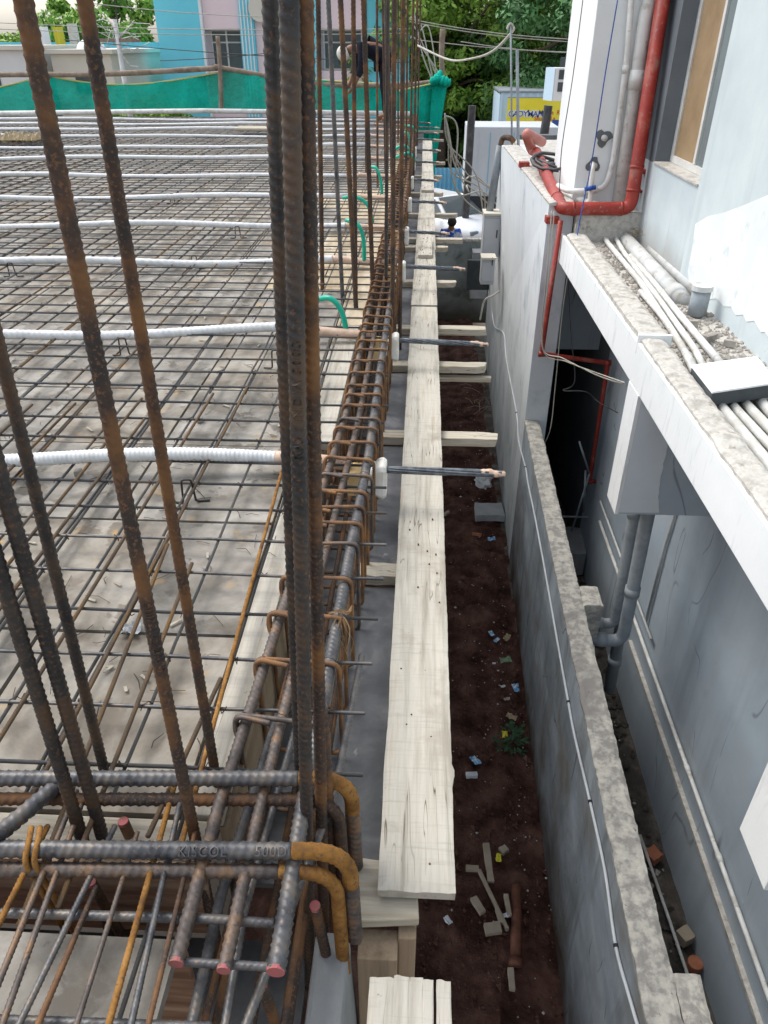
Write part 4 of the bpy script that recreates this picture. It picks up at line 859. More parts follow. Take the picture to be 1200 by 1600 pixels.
# clay pipe in the soil
a = P(807, 1385, z=-3.995); b = P(806, 1500, z=-3.995); cpip = thing('clay_pipe', 'reddish brown clay pipe half buried in the trench soil', 'pipe')
MB().tube([a, a.lerp(b, .5), b], .04, 14).build('pipe_body', 'clay', cpip, True); MB().tube([b, b + (b - a).normalized() * .05], .052, 14).build('socket', 'clay', cpip, True)
# green weed
q = P(800, 1160, z=GZ); wd = MB()
for k in range(60):
    a = R(0, 2 * pi); r1 = R(.03, .17); c_ = q + V((cos(a) * r1, sin(a) * r1, R(.03, .16) - r1 * .3)); d = V((cos(a), sin(a), R(-.3, .4))).normalized() * R(.025, .045); s_ = d.cross(V((0, 0, 1))).normalized() * R(.012, .02)
    wd.add([c_ - d, c_ + s_, c_ + d, c_ - s_], [(0, 1, 2, 3)])
wt = thing('green_weed', 'low green weed growing against the foot of the boundary wall', 'weed'); stuff(wd.build('leaves', 'weed', wt)); MB().tube([q, q + V((0, 0, .12))], .006, 6).build('stem', 'leaf_b', wt)
# pebbles and crumbs
def pebbles(name, m_, n, x0, x1, y0, y1, z, s0, s1, bias=None):
    f = MB()
    for _ in range(n):
        x = R(x0, x1) if not bias else x1 - abs(random.gauss(0, bias)); y = R(y0, y1); s = R(s0, s1) * (1 if random.random() < .9 else 2)
        if x < x0: continue
        vs = []
        for sx, sy_, sz in ((1, 0, 0), (-1, 0, 0), (0, 1, 0), (0, -1, 0), (0, 0, .8), (0, 0, -.8)): vs.append((x + sx * s * R(.6, 1.4), y + sy_ * s * R(.6, 1.4), z + sz * s))
        f.add(vs, [(0, 2, 4), (2, 1, 4), (1, 3, 4), (3, 0, 4), (2, 0, 5), (1, 2, 5), (3, 1, 5), (0, 3, 5)])
    return stuff(f.build(name, m_))
tag(pebbles('trench_gravel', 'pebble', 200, .1, 1.1, .9, 12, -3.99, .004, .011, .45), 'small pale stones scattered over the red trench soil', 'gravel')
tag(pebbles('mortar_droppings', 'pebble', 260, .2, 1.1, 1.5, 14, -3.995, .002, .007, .35), 'fine pale mortar droppings along the foot of the boundary wall', 'mortar crumbs')
tag(pebbles('soil_clods', 'soil', 5200, -.3, 1.12, .7, 12, -4.0, .006, .02), 'loose clods of dark red soil in the trench', 'soil')
tag(pebbles('gap_rubble', 'pebble', 300, 1.22, 2.02, 1.0, 8, -4.0, .006, .02), 'crumbs of rubble in the narrow gap beside the grey wall', 'rubble')
tag(pebbles('gap_clods', 'gap_soil', 900, 1.2, 2.05, 1.0, 8, -4.0, .01, .04), 'dark soil clods in the narrow gap behind the boundary wall', 'soil')
tag(pebbles('ledge_gravel', 'pebble', 3800, LX + .17, UX - .01, 2.2, 7.3, -.155, .005, .014), 'grey gravel and plaster crumbs on the ledge between the pipes', 'gravel')
# twigs in trench
tg = MB()
for k in range(26):
    q = P(R(735, 770), R(590, 650), z=-3.97); d = V((R(-.3, .3), R(-.3, .3), R(0, .12))); tg.tube([q, q + d * .5 + V((0, 0, .03)), q + d], .005, 4)
tag(stuff(tg.build('dry_twigs', 'pole_wood')), 'tangle of dry twigs on the soil under the split battens', 'twigs')

# gap items
a = P(1000, 1305, z=-3.9); b = P(1100, 1600, z=-3.8); tag(MB().tube([a, a.lerp(b, .5) + V((0, 0, .01)), b + (b - a) * .4], .012, 8).build('loose_conduit', 'pale_pipe', None, True), 'pale loose conduit lying on rubble behind the boundary wall', 'conduit')
slab(1020, 1337, .055, .05, .6, 'brick_red', 'orange broken brick on the loose conduit behind the wall', 'brick_piece', .04, 'brick', z=-3.98)
slab(1070, 1463, .05, .045, .5, 'offcut', 'yellowish cube of stone behind the wall, between brick and broken pot', 'stone_cube', .045, 'stone', z=-3.98)
q = P(1085, 1507, z=-3.95); tag(MB().tube([q + V((0, 0, -.03)), q + V((0, 0, .03))], .05, 14).tube([q + V((.05, 0, -.02)), q + V((.10, 0, .0))], .03, 8).build('broken_pot', 'brick_red'), 'round broken clay piece behind the boundary wall, lowest of the debris', 'clay piece')

# ------------------------------------------------------------------ drain pipes under the ledge
def downpipe(pts, r_, lab, m_='grey_pipe', col=()):
    t = thing('drain_pipe', lab, 'drain pipe', (0, 0, 0), 'grey drain pipes on the blue grey wall'); pth = corner_path(pts, r_ * 2.2, 6)
    MB().tube(pth, r_, 14).build('pipe_body', m_, t, True)
    for (i, f_) in col:
        p = V(pts[i]).lerp(V(pts[i + 1]), f_); d = (V(pts[i + 1]) - V(pts[i])).normalized(); MB().tube([p - d * .035, p + d * .035], r_ * 1.18, 14).build('collar', m_, t, True)
    return t
Yp = 4.48
t1 = P(988, 815, Y=4.5); t2 = P(966, 985, Y=4.5); e2 = P(932, 972, Y=4.5)
downpipe([(t1.x, 4.5, -.4), t1, P(960, 975, Y=4.5), P(928, 973, Y=4.5)], .040, 'left grey drain pipe, its elbow turning to the wall above the other elbow', col=((0, .93), (2, .8)))
t1 = P(1010, 815, Y=4.35)
downpipe([(t1.x, 4.35, -.4), t1, P(972, 1003, Y=4.35), P(924, 997, Y=4.35)], .048, 'right grey drain pipe with the lower elbow towards the boundary wall', col=((1, .55), (2, .7)))
t1 = P(1000, 815, Y=4.7); b1 = P(955, 1065, Y=4.7)
downpipe([(t1.x, 4.7, -.4), t1, b1 + V((0, 0, -.1))], .05, 'wide grey drain pipe running straight down behind the two elbows', col=((1, .8),))
# white pipe along plinth
wp = [P(960, 800, X=2.03), P(992, 965, X=2.03), P(1042, 1100, X=2.03), P(1105, 1307, X=2.03), P(1185, 1560, X=2.03), P(1250, 1760, X=2.03)]
z_ = sum(p.z for p in wp[1:5]) / 4
pp = thing('plinth_pipe', 'white pipe running along the foot of the blue grey wall', 'pipe')
MB().tube([(2.045, 6.9, z_ + .02), (2.045, 4, z_), (2.045, 1, z_ - .01)], .016, 10).build('pipe_body', 'white_pipe', pp, True)
for y in (3.6, 2.9, 5.4): MB().tube([(2.045, y, z_), (2.045, y + .06, z_)], .020, 10).build('coupling', 'white_pipe', pp, True)
tag(MB().tube([(2.04, 7.0, z_ + .22), (2.04, 4.8, z_ + .2)], .012, 8).build('thin_conduit', 'pale_pipe', None, True), 'short thin conduit above the plinth pipe in the dark gap', 'conduit')
pts = [P(1010, 970, X=2.06), P(1040, 850, X=2.06), P(1052, 812, X=2.06)]
tag(MB().tube(pts + [V((pts[-1].x, pts[-1].y, -.4))], .014, 8).build('vertical_conduit', 'pale_pipe', None, True), 'slim conduit rising up the blue grey wall right of the drain pipes', 'conduit')
# rail frame in the recess
rf = thing('metal_rail', 'thin grey metal rail frame standing in the dark recess', 'rail')
for (a, b) in (((872, 807), (918, 808)), ((905, 690), (921, 740)), ((921, 740), (893, 830)), ((915, 735), (912, 800))):
    MB().tube([P(*a, Y=7.4), P(*b, Y=7.4)], .012, 6).build('rail_tube', 'grey_pipe', rf, True)

# ------------------------------------------------------------------ red pipe run
rp_ = thing('red_pipe', 'thick red pipe running down the wall corner and turning away along the ledge', 'pipe')
YR = 7.55
top = P(1036, 0, Y=YR); cor = P(985, 326, Y=YR - .15); lf = P(878, 326, Y=YR - .15); fr = P(838, 238, z=.34); 
pth = corner_path([top + (top - cor) * .5, cor, lf, lf.lerp(fr, .5) + V((0, 0, .0)), fr], .09, 8)
zc_ = V(cor)
MB().tube(pth, .060, 16).build('pipe_body', 'red_pipe', rp_, True)
for i, (a, b, t) in enumerate(((cor, top, .10), (cor, top, .22), (cor, lf, .14), (cor, lf, .84), (lf, fr, .15), (lf, fr, .6))):
    p = V(a).lerp(V(b), t); d = (V(b) - V(a)).normalized(); MB().tube([p - d * .012, p + d * .012], .065, 16).build('joint_ring', 'red_pipe', rp_, True)
MB().tube(corner_path([P(847, 222, z=.42), P(822, 208, z=.55), fr + V((-.03, .2, 0)), fr], .05), .058, 12).build('end_bend', 'red_pipe_faded', rp_, True)
q = P(1003, 268, Y=YR); MB().tube([(q.x - .06, YR, q.z), (q.x + .14, YR, q.z)], .024, 10).build('bracket_arm', 'red_pipe', rp_, True)
q = P(1000, 297, Y=YR); MB().box(q.x - .08, q.x + .17, YR - .03, YR + .03, q.z - .02, q.z + .0).build('bracket_arm', 'red_pipe', rp_)
for (px, py) in ((872, 335), (826, 250)):
    q = P(px, py, Y=lf.y if px > 850 else fr.y); MB().box(q.x - .10, q.x + .02, q.y + .02, q.y + .14, q.z - .09, q.z - .03).build('saddle', 'red_pipe', rp_)
# slim red pipe going down
rs = thing('slim_red_pipe', 'slim red pipe dropping from the thick one into the dark recess', 'pipe')
Yq = 7.36
a = P(876, 345, Y=Yq); b = P(846, 553, Y=Yq); c_ = P(950, 567, Y=Yq + .1); d = P(921, 752, Y=Yq + .1); e = P(935, 752, Y=Yq + .1)
MB().tube(corner_path([a, b, c_, d, e], .05, 6), .024, 12).build('pipe_body', 'red_pipe', rs, True)
for p in (b, c_, d): MB().tube([p + V((-.03, 0, .0)), p + V((.03, 0, 0))], .031, 10).build('fitting', 'red_pipe', rs, True)
# white pipes in the corner by the column
def run(name, lab, pts, r_, m_, grp=None, cat='pipe', n=12, rad=.06, coup=()):
    t = thing(name, lab, cat, (0, 0, 0), grp); pth = corner_path(pts, rad, 6); MB().tube(pth, r_, n).build('pipe_body', m_, t, True)
    for (i, f_) in coup:
        p = V(pts[i]).lerp(V(pts[i + 1]), f_); d_ = (V(pts[i + 1]) - V(pts[i])).normalized(); MB().tube([p - d_ * r_ * 1.2, p + d_ * r_ * 1.2], r_ * 1.16, n).build('coupling', m_, t, True)
    return t
Yc = 7.68
run('white_downpipe', 'thick white downpipe between the red pipe and the thin looped pipe', [P(1012, 0, Y=Yc) * 1.0 + V((.08, 0, .6)), P(1008, 30, Y=Yc), P(966, 320, Y=Yc)], .062, 'white_pipe', coup=((1, .3),))
run('thin_white_pipe', 'thin white pipe bending left at the foot of the corner column', [P(992, -80, Y=Yc), P(980, 90, Y=Yc), P(957, 260, Y=Yc), P(945, 296, Y=Yc), P(890, 300, Y=Yc), P(872, 290, Y=Yc + .3)], .026, 'white_pipe', rad=.12, coup=((1, .1), (3, .3)))
run('tap_pipe', 'short cream pipe with blue valve hanging from a hole in the column', [P(926, 256, Y=7.7), P(926, 262, Y=7.62), P(923, 300, Y=7.6), P(920, 335, Y=7.55)], .022, 'anchor_white', rad=.03)
q = P(922, 296, Y=7.57); tag(MB().tube([q + V((-.05, 0, 0)), q + V((.05, 0, .02))], .02, 8).tube([q, q + V((0, -.05, .03))], .014, 8).build('valve_handle', 'cable_blue', None, True), 'small blue valve handle on the cream tap pipe', 'valve')
run('elbow_pipe', 'short white elbow pipe behind the red pipe on the ledge', [P(885, 308, Y=7.9), P(925, 318, Y=7.6), P(935, 322, Y=7.5)], .035, 'white_pipe')

# ------------------------------------------------------------------ pipes lying on the ledge
LZ = -.13
def lp(px, py, z=LZ): return P(px, py, z=z)
big = 'thick grey pipes on the ledge'
run('ledge_pipe', 'wider of two thick pipes on the ledge, nearer the trench', [lp(978, 375), lp(1066, 470)], .062, 'pale_pipe', big, coup=((0, .92),))
run('ledge_pipe', 'second thick pipe on the ledge, tight against the upper wall', [lp(1018, 388), lp(1090, 458)], .045, 'pale_pipe', big)
q = lp(1088, 492, -.15); q2 = lp(1092, 462, -.02)
t = thing('capped_elbow', 'upright grey pipe elbow with round cap joining the thick ledge pipes', 'pipe elbow'); MB().tube([q, (q.x, q.y, .02)], .062, 16).build('elbow_body', 'grey_pipe', t, True)
MB().tube([(q.x, q.y, .021), (q.x, q.y, .055)], .070, 16).build('cap', 'pale_pipe', t, False)
small = 'slim white pipes along the ledge'
for k, (pts, r_, lab) in enumerate(([((930, 345), (950, 380), (1000, 440), (1052, 520), (1085, 575)), .022, 'slim white pipe nearest the ledge curb, with a kink half way'],
                        [((950, 350), (975, 395), (1028, 465), (1085, 545), (1100, 575)), .020, 'slim white pipe beside the nearest one, crossing rubble'],
                        [((985, 400), (1020, 440), (1060, 490), (1130, 572)), .023, 'straight slim white pipe touching the thick pipes'],
                        [((1000, 455), (1030, 490), (1060, 530), (1087, 590)), .017, 'thinnest white pipe on the ledge, partly behind the kinked one'],
                        [((1122, 630), (1210, 735), (1330, 880)), .027, 'first white pipe emerging from under the white board'],
                        [((1140, 628), (1225, 720), (1340, 850)), .022, 'second white pipe emerging from under the white board'],
                        [((1160, 626), (1240, 708), (1360, 830)), .025, 'third white pipe emerging from under the white board'],
                        [((1182, 622), (1260, 700), (1380, 810)), .027, 'fourth white pipe emerging from under the white board'])):
    run('ledge_conduit', lab, [lp(*p) + V((0, 0, .0)) for p in pts], r_, 'white_pipe', small, n=10, rad=.08, coup=((1, .4),))
# white board lid
q0, q1, q2, q3 = P(1113, 612, z=-.03), P(1215, 597, z=-.02), P(1183, 556, z=-.02), P(1080, 570, z=-.03)
wb = thing('white_board', 'white board with dark edge lying over the ledge pipes', 'board')
MB().hexa([p - V((0, 0, .012)) for p in (q0, q1, q2, q3)], [q0, q1, q2, q3]).build('top_sheet', 'pvc_lid', wb, bevel=.003)
i_ = [p.lerp((q0 + q2) / 2, .02) for p in (q0, q1, q2, q3)]
MB().hexa([p - V((0, 0, .085)) for p in i_], [p - V((0, 0, .0125)) for p in i_]).build('dark_box', 'lid_side', wb, bevel=.003)
# dry grass nest
ng = MB()
for k in range(700):
    a = R(0, 2 * pi); r1 = abs(random.gauss(0, .13)); c0 = P(995, 362, z=-.11); c1 = c0 + V((cos(a) * r1 * .9, sin(a) * r1 * 1.8, R(0, .09))); d_ = V((R(-1, 1), R(-1, 1), R(-.3, .3))).normalized() * R(.02, .06)
    ng.tube([c1 - d_, c1 + d_ + V((0, 0, R(-.01, .02)))], .0022, 3, False)
tag(stuff(ng.build('dry_grass_heap', 'dry_grass')), 'heap of dry grass and debris where the thick ledge pipes start', 'dry grass')
for (px, py, s_, ang, lab) in ((1082, 505, .035, .2, 'square mortar lump beside the pipe cap'), (1108, 527, .05, .6, 'flat broken tile piece on the ledge gravel'), (1140, 536, .035, -.5, 'white chip near the upper wall on the ledge')):
    slab(px, py, s_, s_ * .5, ang, 'pebble', lab, 'mortar_lump', .02, 'rubble', z=-.15)
# cables on the roof of the block
cc = MB()
for k in range(6):
    c0 = P(868, 262 - k * 2, z=.2 + k * .03); cc.tube([c0 + V((cos(t * .5) * (.16 + .02 * k), sin(t * .5) * .3, .05 * sin(t * .7 + k))) for t in range(13)], .018, 6)
tag(cc.build('cable_coil', 'cable_dark', None, True), 'coil of thick dark cables on the roof left of the corner column', 'cable coil')

# ------------------------------------------------------------------ wires and cables
def cable(pts, r_, m_, lab, nm='cable', sag=0, grp=None, seg=8):
    return tag(MB().tube(smooth_path(pts, seg), r_, 6).build(nm, m_, None, True), lab, 'cable', grp)
cable([P(965, 0, Y=7.3), P(945, 120, Y=7.3), P(925, 250, Y=7.3), P(905, 350, Y=7.2), P(893, 430, Y=6.8)], .005, 'cable_blue', 'thin blue cord hanging in front of the corner column')
cable([P(912, -10, Y=7.9), P(895, 120, Y=7.7), P(878, 230, Y=7.6), P(874, 300, Y=7.5)], .004, 'cable_dark', 'thin dark wire hanging down the white column face')
cable([P(862, 330, Y=7.25), P(855, 420, Y=7.25), P(847, 540, Y=7.25), P(880, 560, Y=7.0), P(930, 585, Y=6.2), P(978, 602, Y=4.6)], .006, 'cable_pale', 'white cable crossing the dark recess to the downstand')
cable([P(866, 330, Y=7.2), P(858, 430, Y=7.2), P(848, 545, Y=7.2), P(885, 565, Y=7.0), P(925, 580, Y=6.2), P(976, 598, Y=4.6)], .005, 'cable_pale', 'second white cable twisted along the first across the recess')
cable([P(900, 350, Y=7.2), P(880, 480, Y=7.3), P(868, 600, Y=7.3), P(860, 670, Y=7.3), P(846, 700, Y=7.4)], .005, 'cable_pale', 'tan wire hanging at the left edge of the dark recess')
cable([P(888, 440, Y=7.3), P(892, 520, Y=7.3), P(898, 595, Y=7.2), P(880, 610, Y=7.2), P(915, 612, Y=7.1), P(935, 628, Y=7.0), P(965, 645, Y=6.2)], .005, 'cable_dark', 'looping grey wire inside the dark recess')
cable([P(750, 500, Y=9.5), P(757, 470, Y=9.5), P(770, 462, Y=9.5), P(780, 455, Y=9.5)], .012, 'cable_pale', 'bent pale wire end sticking from the wall near the battens')

# ------------------------------------------------------------------ cross wall, meter boxes, gate, items at the far end of the trench
Yw = 17.0
zt = P(700, 377, Y=Yw).z; xl = -.6; xr = P(757, 372, Y=Yw).x
cw = thing('cross_wall', 'damp stained grey wall closing the far end of the trench', 'wall')
MB().box(xl, xr + .2, Yw, Yw + .15, -4.1, zt).build('wall_body', 'back_plaster', cw); MB().box(xl, xr + .22, Yw - .01, Yw + .17, zt + .001, zt + .05).build('wall_coping', 'wall_cap', cw)
MB().box(P(738, 380, Y=Yw).x, xr + .1, Yw - .45, Yw - .02, -3.4, P(745, 380, Y=Yw).z - .1).build('wall_ledge', 'concrete', cw)
q = P(690, 375, Y=Yw)
yb_ = 13.2
def cab(px0, py0, px1, py1, Y_, lab, dpt=.35, m_='truck'):
    a = P(px0, py0, Y=Y_); b = P(px1, py1, Y=Y_); t = thing('meter_cabinet', lab, 'cabinet', tuple(((a.x + b.x) / 2, Y_, b.z))); w_ = abs(b.x - a.x) / 2
    MB().box(-w_, w_, 0, dpt, 0, a.z - b.z).build('case', m_, t, bevel=.01); MB().box(-w_ * 1.1, w_ * 1.1, -.04, dpt, a.z - b.z + .001, a.z - b.z + .03).build('lid', 'house_cream', t)
    MB().box(-w_ * .85, w_ * .85, -.012, -.001, .05, (a.z - b.z) - .05).build('door', m_, t, bevel=.004); MB().box(w_ * .5, w_ * .62, -.03, -.013, .3, .42).build('handle', 'black', t); return t
cab(757, 336, 779, 402, 12.2, 'tall pale cabinet fixed to the side wall beyond the battens')
cab(753, 405, 771, 445, 11.6, 'small blue grey box low on the side wall beyond the battens', .25)
q = P(728, 428, Y=14.2); tag(MB().box(q.x + .02, q.x + .45, 14.2, 14.3, q.z - .3, q.z + .25).build('leaning_board', 'lid_side', bevel=.01), 'dark square panel leaning on the damp cross wall', 'panel')
tag(MB().tube([P(765, 330, Y=12.4), P(778, 250, Y=12.4), P(782, 228, Y=12.4)], .06, 10).build('service_pipe', 'grey_pipe', None, True), 'upright grey service pipe rising from the pale cabinet', 'pipe')
tag(MB().tube(smooth_path([P(782, 228, Y=12.3), P(786, 216, Y=12.3), P(797, 216, Y=12.2), P(803, 222, Y=12.2)], 6), .04, 8).build('pipe_gooseneck', 'bar_rust', None, True), 'rusty gooseneck fitting on top of the grey service pipe', 'pipe fitting')
for (px, tp, lab) in ((798, 40, 'thin antenna rod with a curled cable hook on top'), (808, 78, 'shorter thin rod beside the hooked rod')):
    tag(MB().tube([P(px + 2, 235, Y=12.2), P(px, tp, Y=12.2)], .014 if px < 800 else .022, 8).build('antenna_rod', 'grey_pipe', None, True), lab, 'rod')
cable([P(792, 46, Y=12.2), P(797, 37, Y=12.2), P(802, 42, Y=12.2), P(800, 50, Y=12.2), P(770, 80, Y=12.5), P(735, 92, Y=13), P(700, 93, Y=14), P(650, 70, Y=15)], .017, 'cable_pale', 'thick pale cable bundle sagging from the hooked rod', 'cable_bundle')

# truck / kiosk with white body
Yt = 25.0
a = P(731, 198, Y=Yt); b = P(862, 308, Y=Yt)
tk = thing('box_truck', 'pale grey box bodied truck parked beyond the side wall', 'truck', (a.x, Yt, -4.05)); w_ = b.x - a.x; zb = b.z + 4.05; zt_ = a.z + 4.05
MB().box(0, w_, 0, 1.9, zb, zt_).build('box_body', 'truck', tk, bevel=.02)
for k in range(7): MB().box(w_ * (.12 + .13 * k), w_ * (.12 + .13 * k) + .02, -.012, -.001, zb + .1, zt_ - .15).build('body_seam', 'corr_blue' if k % 2 else 'truck', tk)
MB().box(.0, w_, .05, 1.8, .55, zb - .01).build('chassis', 'black', tk); MB().box(.0, .75, -.10, .04, .9, zb - .02).build('tail_flap', 'black', tk)
MB().box(.3, w_ - .3, -.12, -.02, .5, .62).build('rear_bumper', 'grey_pipe', tk, bevel=.01)
for (x, y) in ((.35, .6), (w_ - .35, .6)):
    wh = MB().tube([(x - .14, y, .48), (x + .14, y, .48)], .48, 20).build('wheel', 'rubber', tk); MB().tube([(x - .15, y, .48), (x + .15, y, .48)], .24, 14).build('rim', 'grey_pipe', wh)
q = P(737, 160, Y=24.0); q2 = P(712, 370, Y=24)
tag(MB().tube([(q.x, 24, -4), (q.x + .02, 24, P(741, 165, Y=24).z)], .11, 8).build('dark_post', 'cable_dark'), 'dark steel post standing in front of the pale truck', 'post')
q = P(857, 165, Y=16); tag(MB().tube([(q.x - .12, 16, -2.0), (q.x, 16, q.z)], [.11, .08], 8).build('dark_post', 'cable_dark'), 'short dark tapered post beside the yellow sign', 'post')
# sign
Ys = 30.0
a = P(783, 145, Y=Ys); b = P(900, 215, Y=Ys)
sh = thing('blue_shed', 'pale blue corrugated shed carrying the yellow signboard', 'shed', (a.x, Ys, -4.05))
f = MB(); n = 60; w_ = b.x - a.x + 1; vs = []
for i in range(n + 1):
    x = w_ * i / n; yv = .03 * (1 if (i // 2) % 2 else 0); vs += [(x, yv, .1), (x, yv, a.z + 4.05)]
f.add(vs, [(2 * i, 2 * i + 2, 2 * i + 3, 2 * i + 1) for i in range(n)]).build('corrugated_wall', 'corr_pale', sh)
MB().box(-.02, w_, .06, 3, .0, a.z + 4.0).build('shed_body', 'corr_pale', sh); MB().box(-.05, w_, -.04, 3, a.z + 4.06, a.z + 4.12).build('roof_edge', 'grey_pipe', sh)
a = P(794, 153, Y=Ys - .15); b = P(900, 192, Y=Ys - .15)
sg = thing('signboard', 'yellow signboard with white outlined name and red words on the blue shed', 'sign', (a.x, Ys - .15, b.z)); w_ = b.x - a.x; h_ = a.z - b.z
MB().box(0, w_, 0, .05, 0, h_).build('board', 'yellow', sg, bevel=.005); MB().box(-.02, w_, -.005, .055, h_ + .001, h_ + .03).build('top_rail', 'grey_pipe', sg)
so_ = V((a.x, Ys - .15, b.z))
for txt, sz, xo, zo, mm, dd, of in (('CADYMAN', .25, .05, .27, 'trim', -.004, .028), ('CADYMAN', .25, .05, .27, 'sign_blue', -.012, .002), ('Mobile  Re', .19, 1.12, .32, 'sign_red', -.004, .004), ('Shubh  La', .19, .98, .13, 'sign_red', -.004, .004)):
    letters(txt, sz, (xo, dd, zo), (1, 0, 0), (0, -1, 0), 0, mm, sg, 'lettering', .003, of)
a = P(862, 200, Y=Ys - 1); sb = thing('blue_sign', 'small dark blue sign with a white arrow beside the column', 'sign', tuple(a)); MB().box(0, .8, 0, .05, -.25, .25).build('board', 'sign_blue', sb); MB().add([(.1, -.01, 0), (.28, -.01, -.1), (.28, -.01, .1)], [(0, 1, 2)]).build('arrow', 'trim', sb)
# air conditioner
Ya = 12.5; a = P(857, 106, Y=Ya); b = P(892, 158, Y=Ya)
ac = thing('air_conditioner', 'white outdoor air conditioner with louvred side, on the building behind the column', 'air conditioner', (a.x, Ya, b.z)); w_, h_ = b.x - a.x, a.z - b.z
MB().box(.10, w_ + .2, .0, .32, 0, h_).build('case', 'house_white', ac, bevel=.01)
MB().hexa([(0, .25, -.0), (.098, .0, 0), (.098, .3, 0), (.04, .3, 0)], [(0, .25, h_), (.098, .0, h_), (.098, .3, h_), (.04, .3, h_)]).build('side_grille', 'corr_pale', ac)
for k in range(3): MB().box(.16, w_ + .15, -.012, -.001, .12 + k * .155, .24 + k * .155).build('louvre', 'lid_side', ac, bevel=.004)
# blue corrugated sheet fence
Yf = 31.0; a = P(668, 262, Y=Yf); b = P(745, 330, Y=Yf)
bf = thing('blue_sheet_fence', 'bright blue corrugated sheet fence behind the parked white car', 'fence', (a.x, Yf, -4.05)); w_ = b.x - a.x; n = 48; vs = []
for i in range(n + 1):
    x = w_ * i / n; yv = .05 * (1 if (i // 2) % 2 else 0); vs += [(x, yv, 0), (x, yv, a.z + 4.05)]
MB().add(vs, [(2 * i, 2 * i + 2, 2 * i + 3, 2 * i + 1) for i in range(n)]).build('corrugated_sheet', 'corr_blue', bf); MB().box(0, w_, .06, .1, a.z + 3.85, a.z + 3.95).build('rail', 'grey_pipe', bf)
# car
def car(cx, cy, rz):
    t = thing('parked_car', 'white car parked by the blue fence, seen past the planks', 'car', (cx, cy, -4.05)); t.rotation_euler = (0, 0, rz)
    prof = [(-2.0, .45), (-2.05, .75), (-1.95, .98), (-1.1, 1.05), (1.0, 1.0), (1.75, .88), (2.05, .70), (2.05, .42)]
    vs = []; ws = [.70, .80, .80, .84, .84, .78, .70, .66]
    secs = [(-2.05, .68, .45, .85), (-1.9, .80, .35, 1.0), (-1.2, .86, .32, 1.04), (0, .87, .30, 1.02), (1.0, .86, .32, .98), (1.7, .82, .35, .88), (2.0, .70, .42, .74), (2.08, .55, .48, .66)]
    n = 12; f = MB()
    for (x, w, z0_, z1_) in secs:
        for k in range(n):
            a_ = 2 * pi * k / n; cx_ = math.copysign(abs(cos(a_)) ** .45, cos(a_)); cz_ = math.copysign(abs(sin(a_)) ** .55, sin(a_)); vs.append((x, cx_ * w, (z0_ + z1_) / 2 + cz_ * (z1_ - z0_) / 2))
    m = len(secs); f.add(vs, [(i * n + k, (i + 1) * n + k, (i + 1) * n + (k + 1) % n, i * n + (k + 1) % n) for i in range(m - 1) for k in range(n)] + [tuple(range(n)), tuple((m - 1) * n + k for k in range(n - 1, -1, -1))])
    f.build('body', 'car', t, True)
    rw, bw_ = .58, .76
    MB().hexa([(-1.75, -bw_, .95), (1.0, -bw_, .95), (1.0, bw_, .95), (-1.75, bw_, .95)], [(-1.2, -rw, 1.44), (.25, -rw, 1.46), (.25, rw, 1.46), (-1.2, rw, 1.44)]).build('cabin_roof', 'car', t, bevel=.05)
    MB().add([(.99, -bw_ + .06, .985), (.99, bw_ - .06, .985), (.30, rw - .03, 1.43), (.30, -rw + .03, 1.43)], [(0, 1, 2, 3)]).build('windscreen', 'glass_dark', t).location = (.022, 0, .012)
    for s in (-1, 1):
        MB().add([(.85, s * (bw_ - .005), 1.0), (-1.5, s * (bw_ - .005), 1.0), (-1.15, s * (rw + .03), 1.40), (.25, s * (rw + .03), 1.40)], [(0, 1, 2, 3)]).build('side_window', 'glass_dark', t).location = (0, s * .025, 0)
        MB().obox((2.02, s * .52, .68), (.05, 0, 0), (0, .14, 0), (0, 0, .06)).build('headlight', 'glass_tint', t, bevel=.02)
        MB().obox((.72, s * .94, 1.02), (.08, 0, 0), (0, .07, 0), (0, 0, .05)).build('wing_mirror', 'car', t, bevel=.02)
        for x in (-1.3, 1.3):
            w = MB().tube([(x, s * .68, .30), (x, s * .88, .30)], .30, 18).build('wheel', 'rubber', t); MB().tube([(x, s * .70, .30), (x, s * .885, .30)], .18, 12).build('rim', 'truck', w)
    MB().add([(-1.74, -bw_ + .08, 1.0), (-1.74, bw_ - .08, 1.0), (-1.24, rw - .04, 1.40), (-1.24, -rw + .04, 1.40)], [(3, 2, 1, 0)]).build('rear_window', 'glass_dark', t).location = (-.03, 0, .02)
q = P(694, 337, z=-3.05); car(q.x + .05, q.y + 1.0, radians(-52))

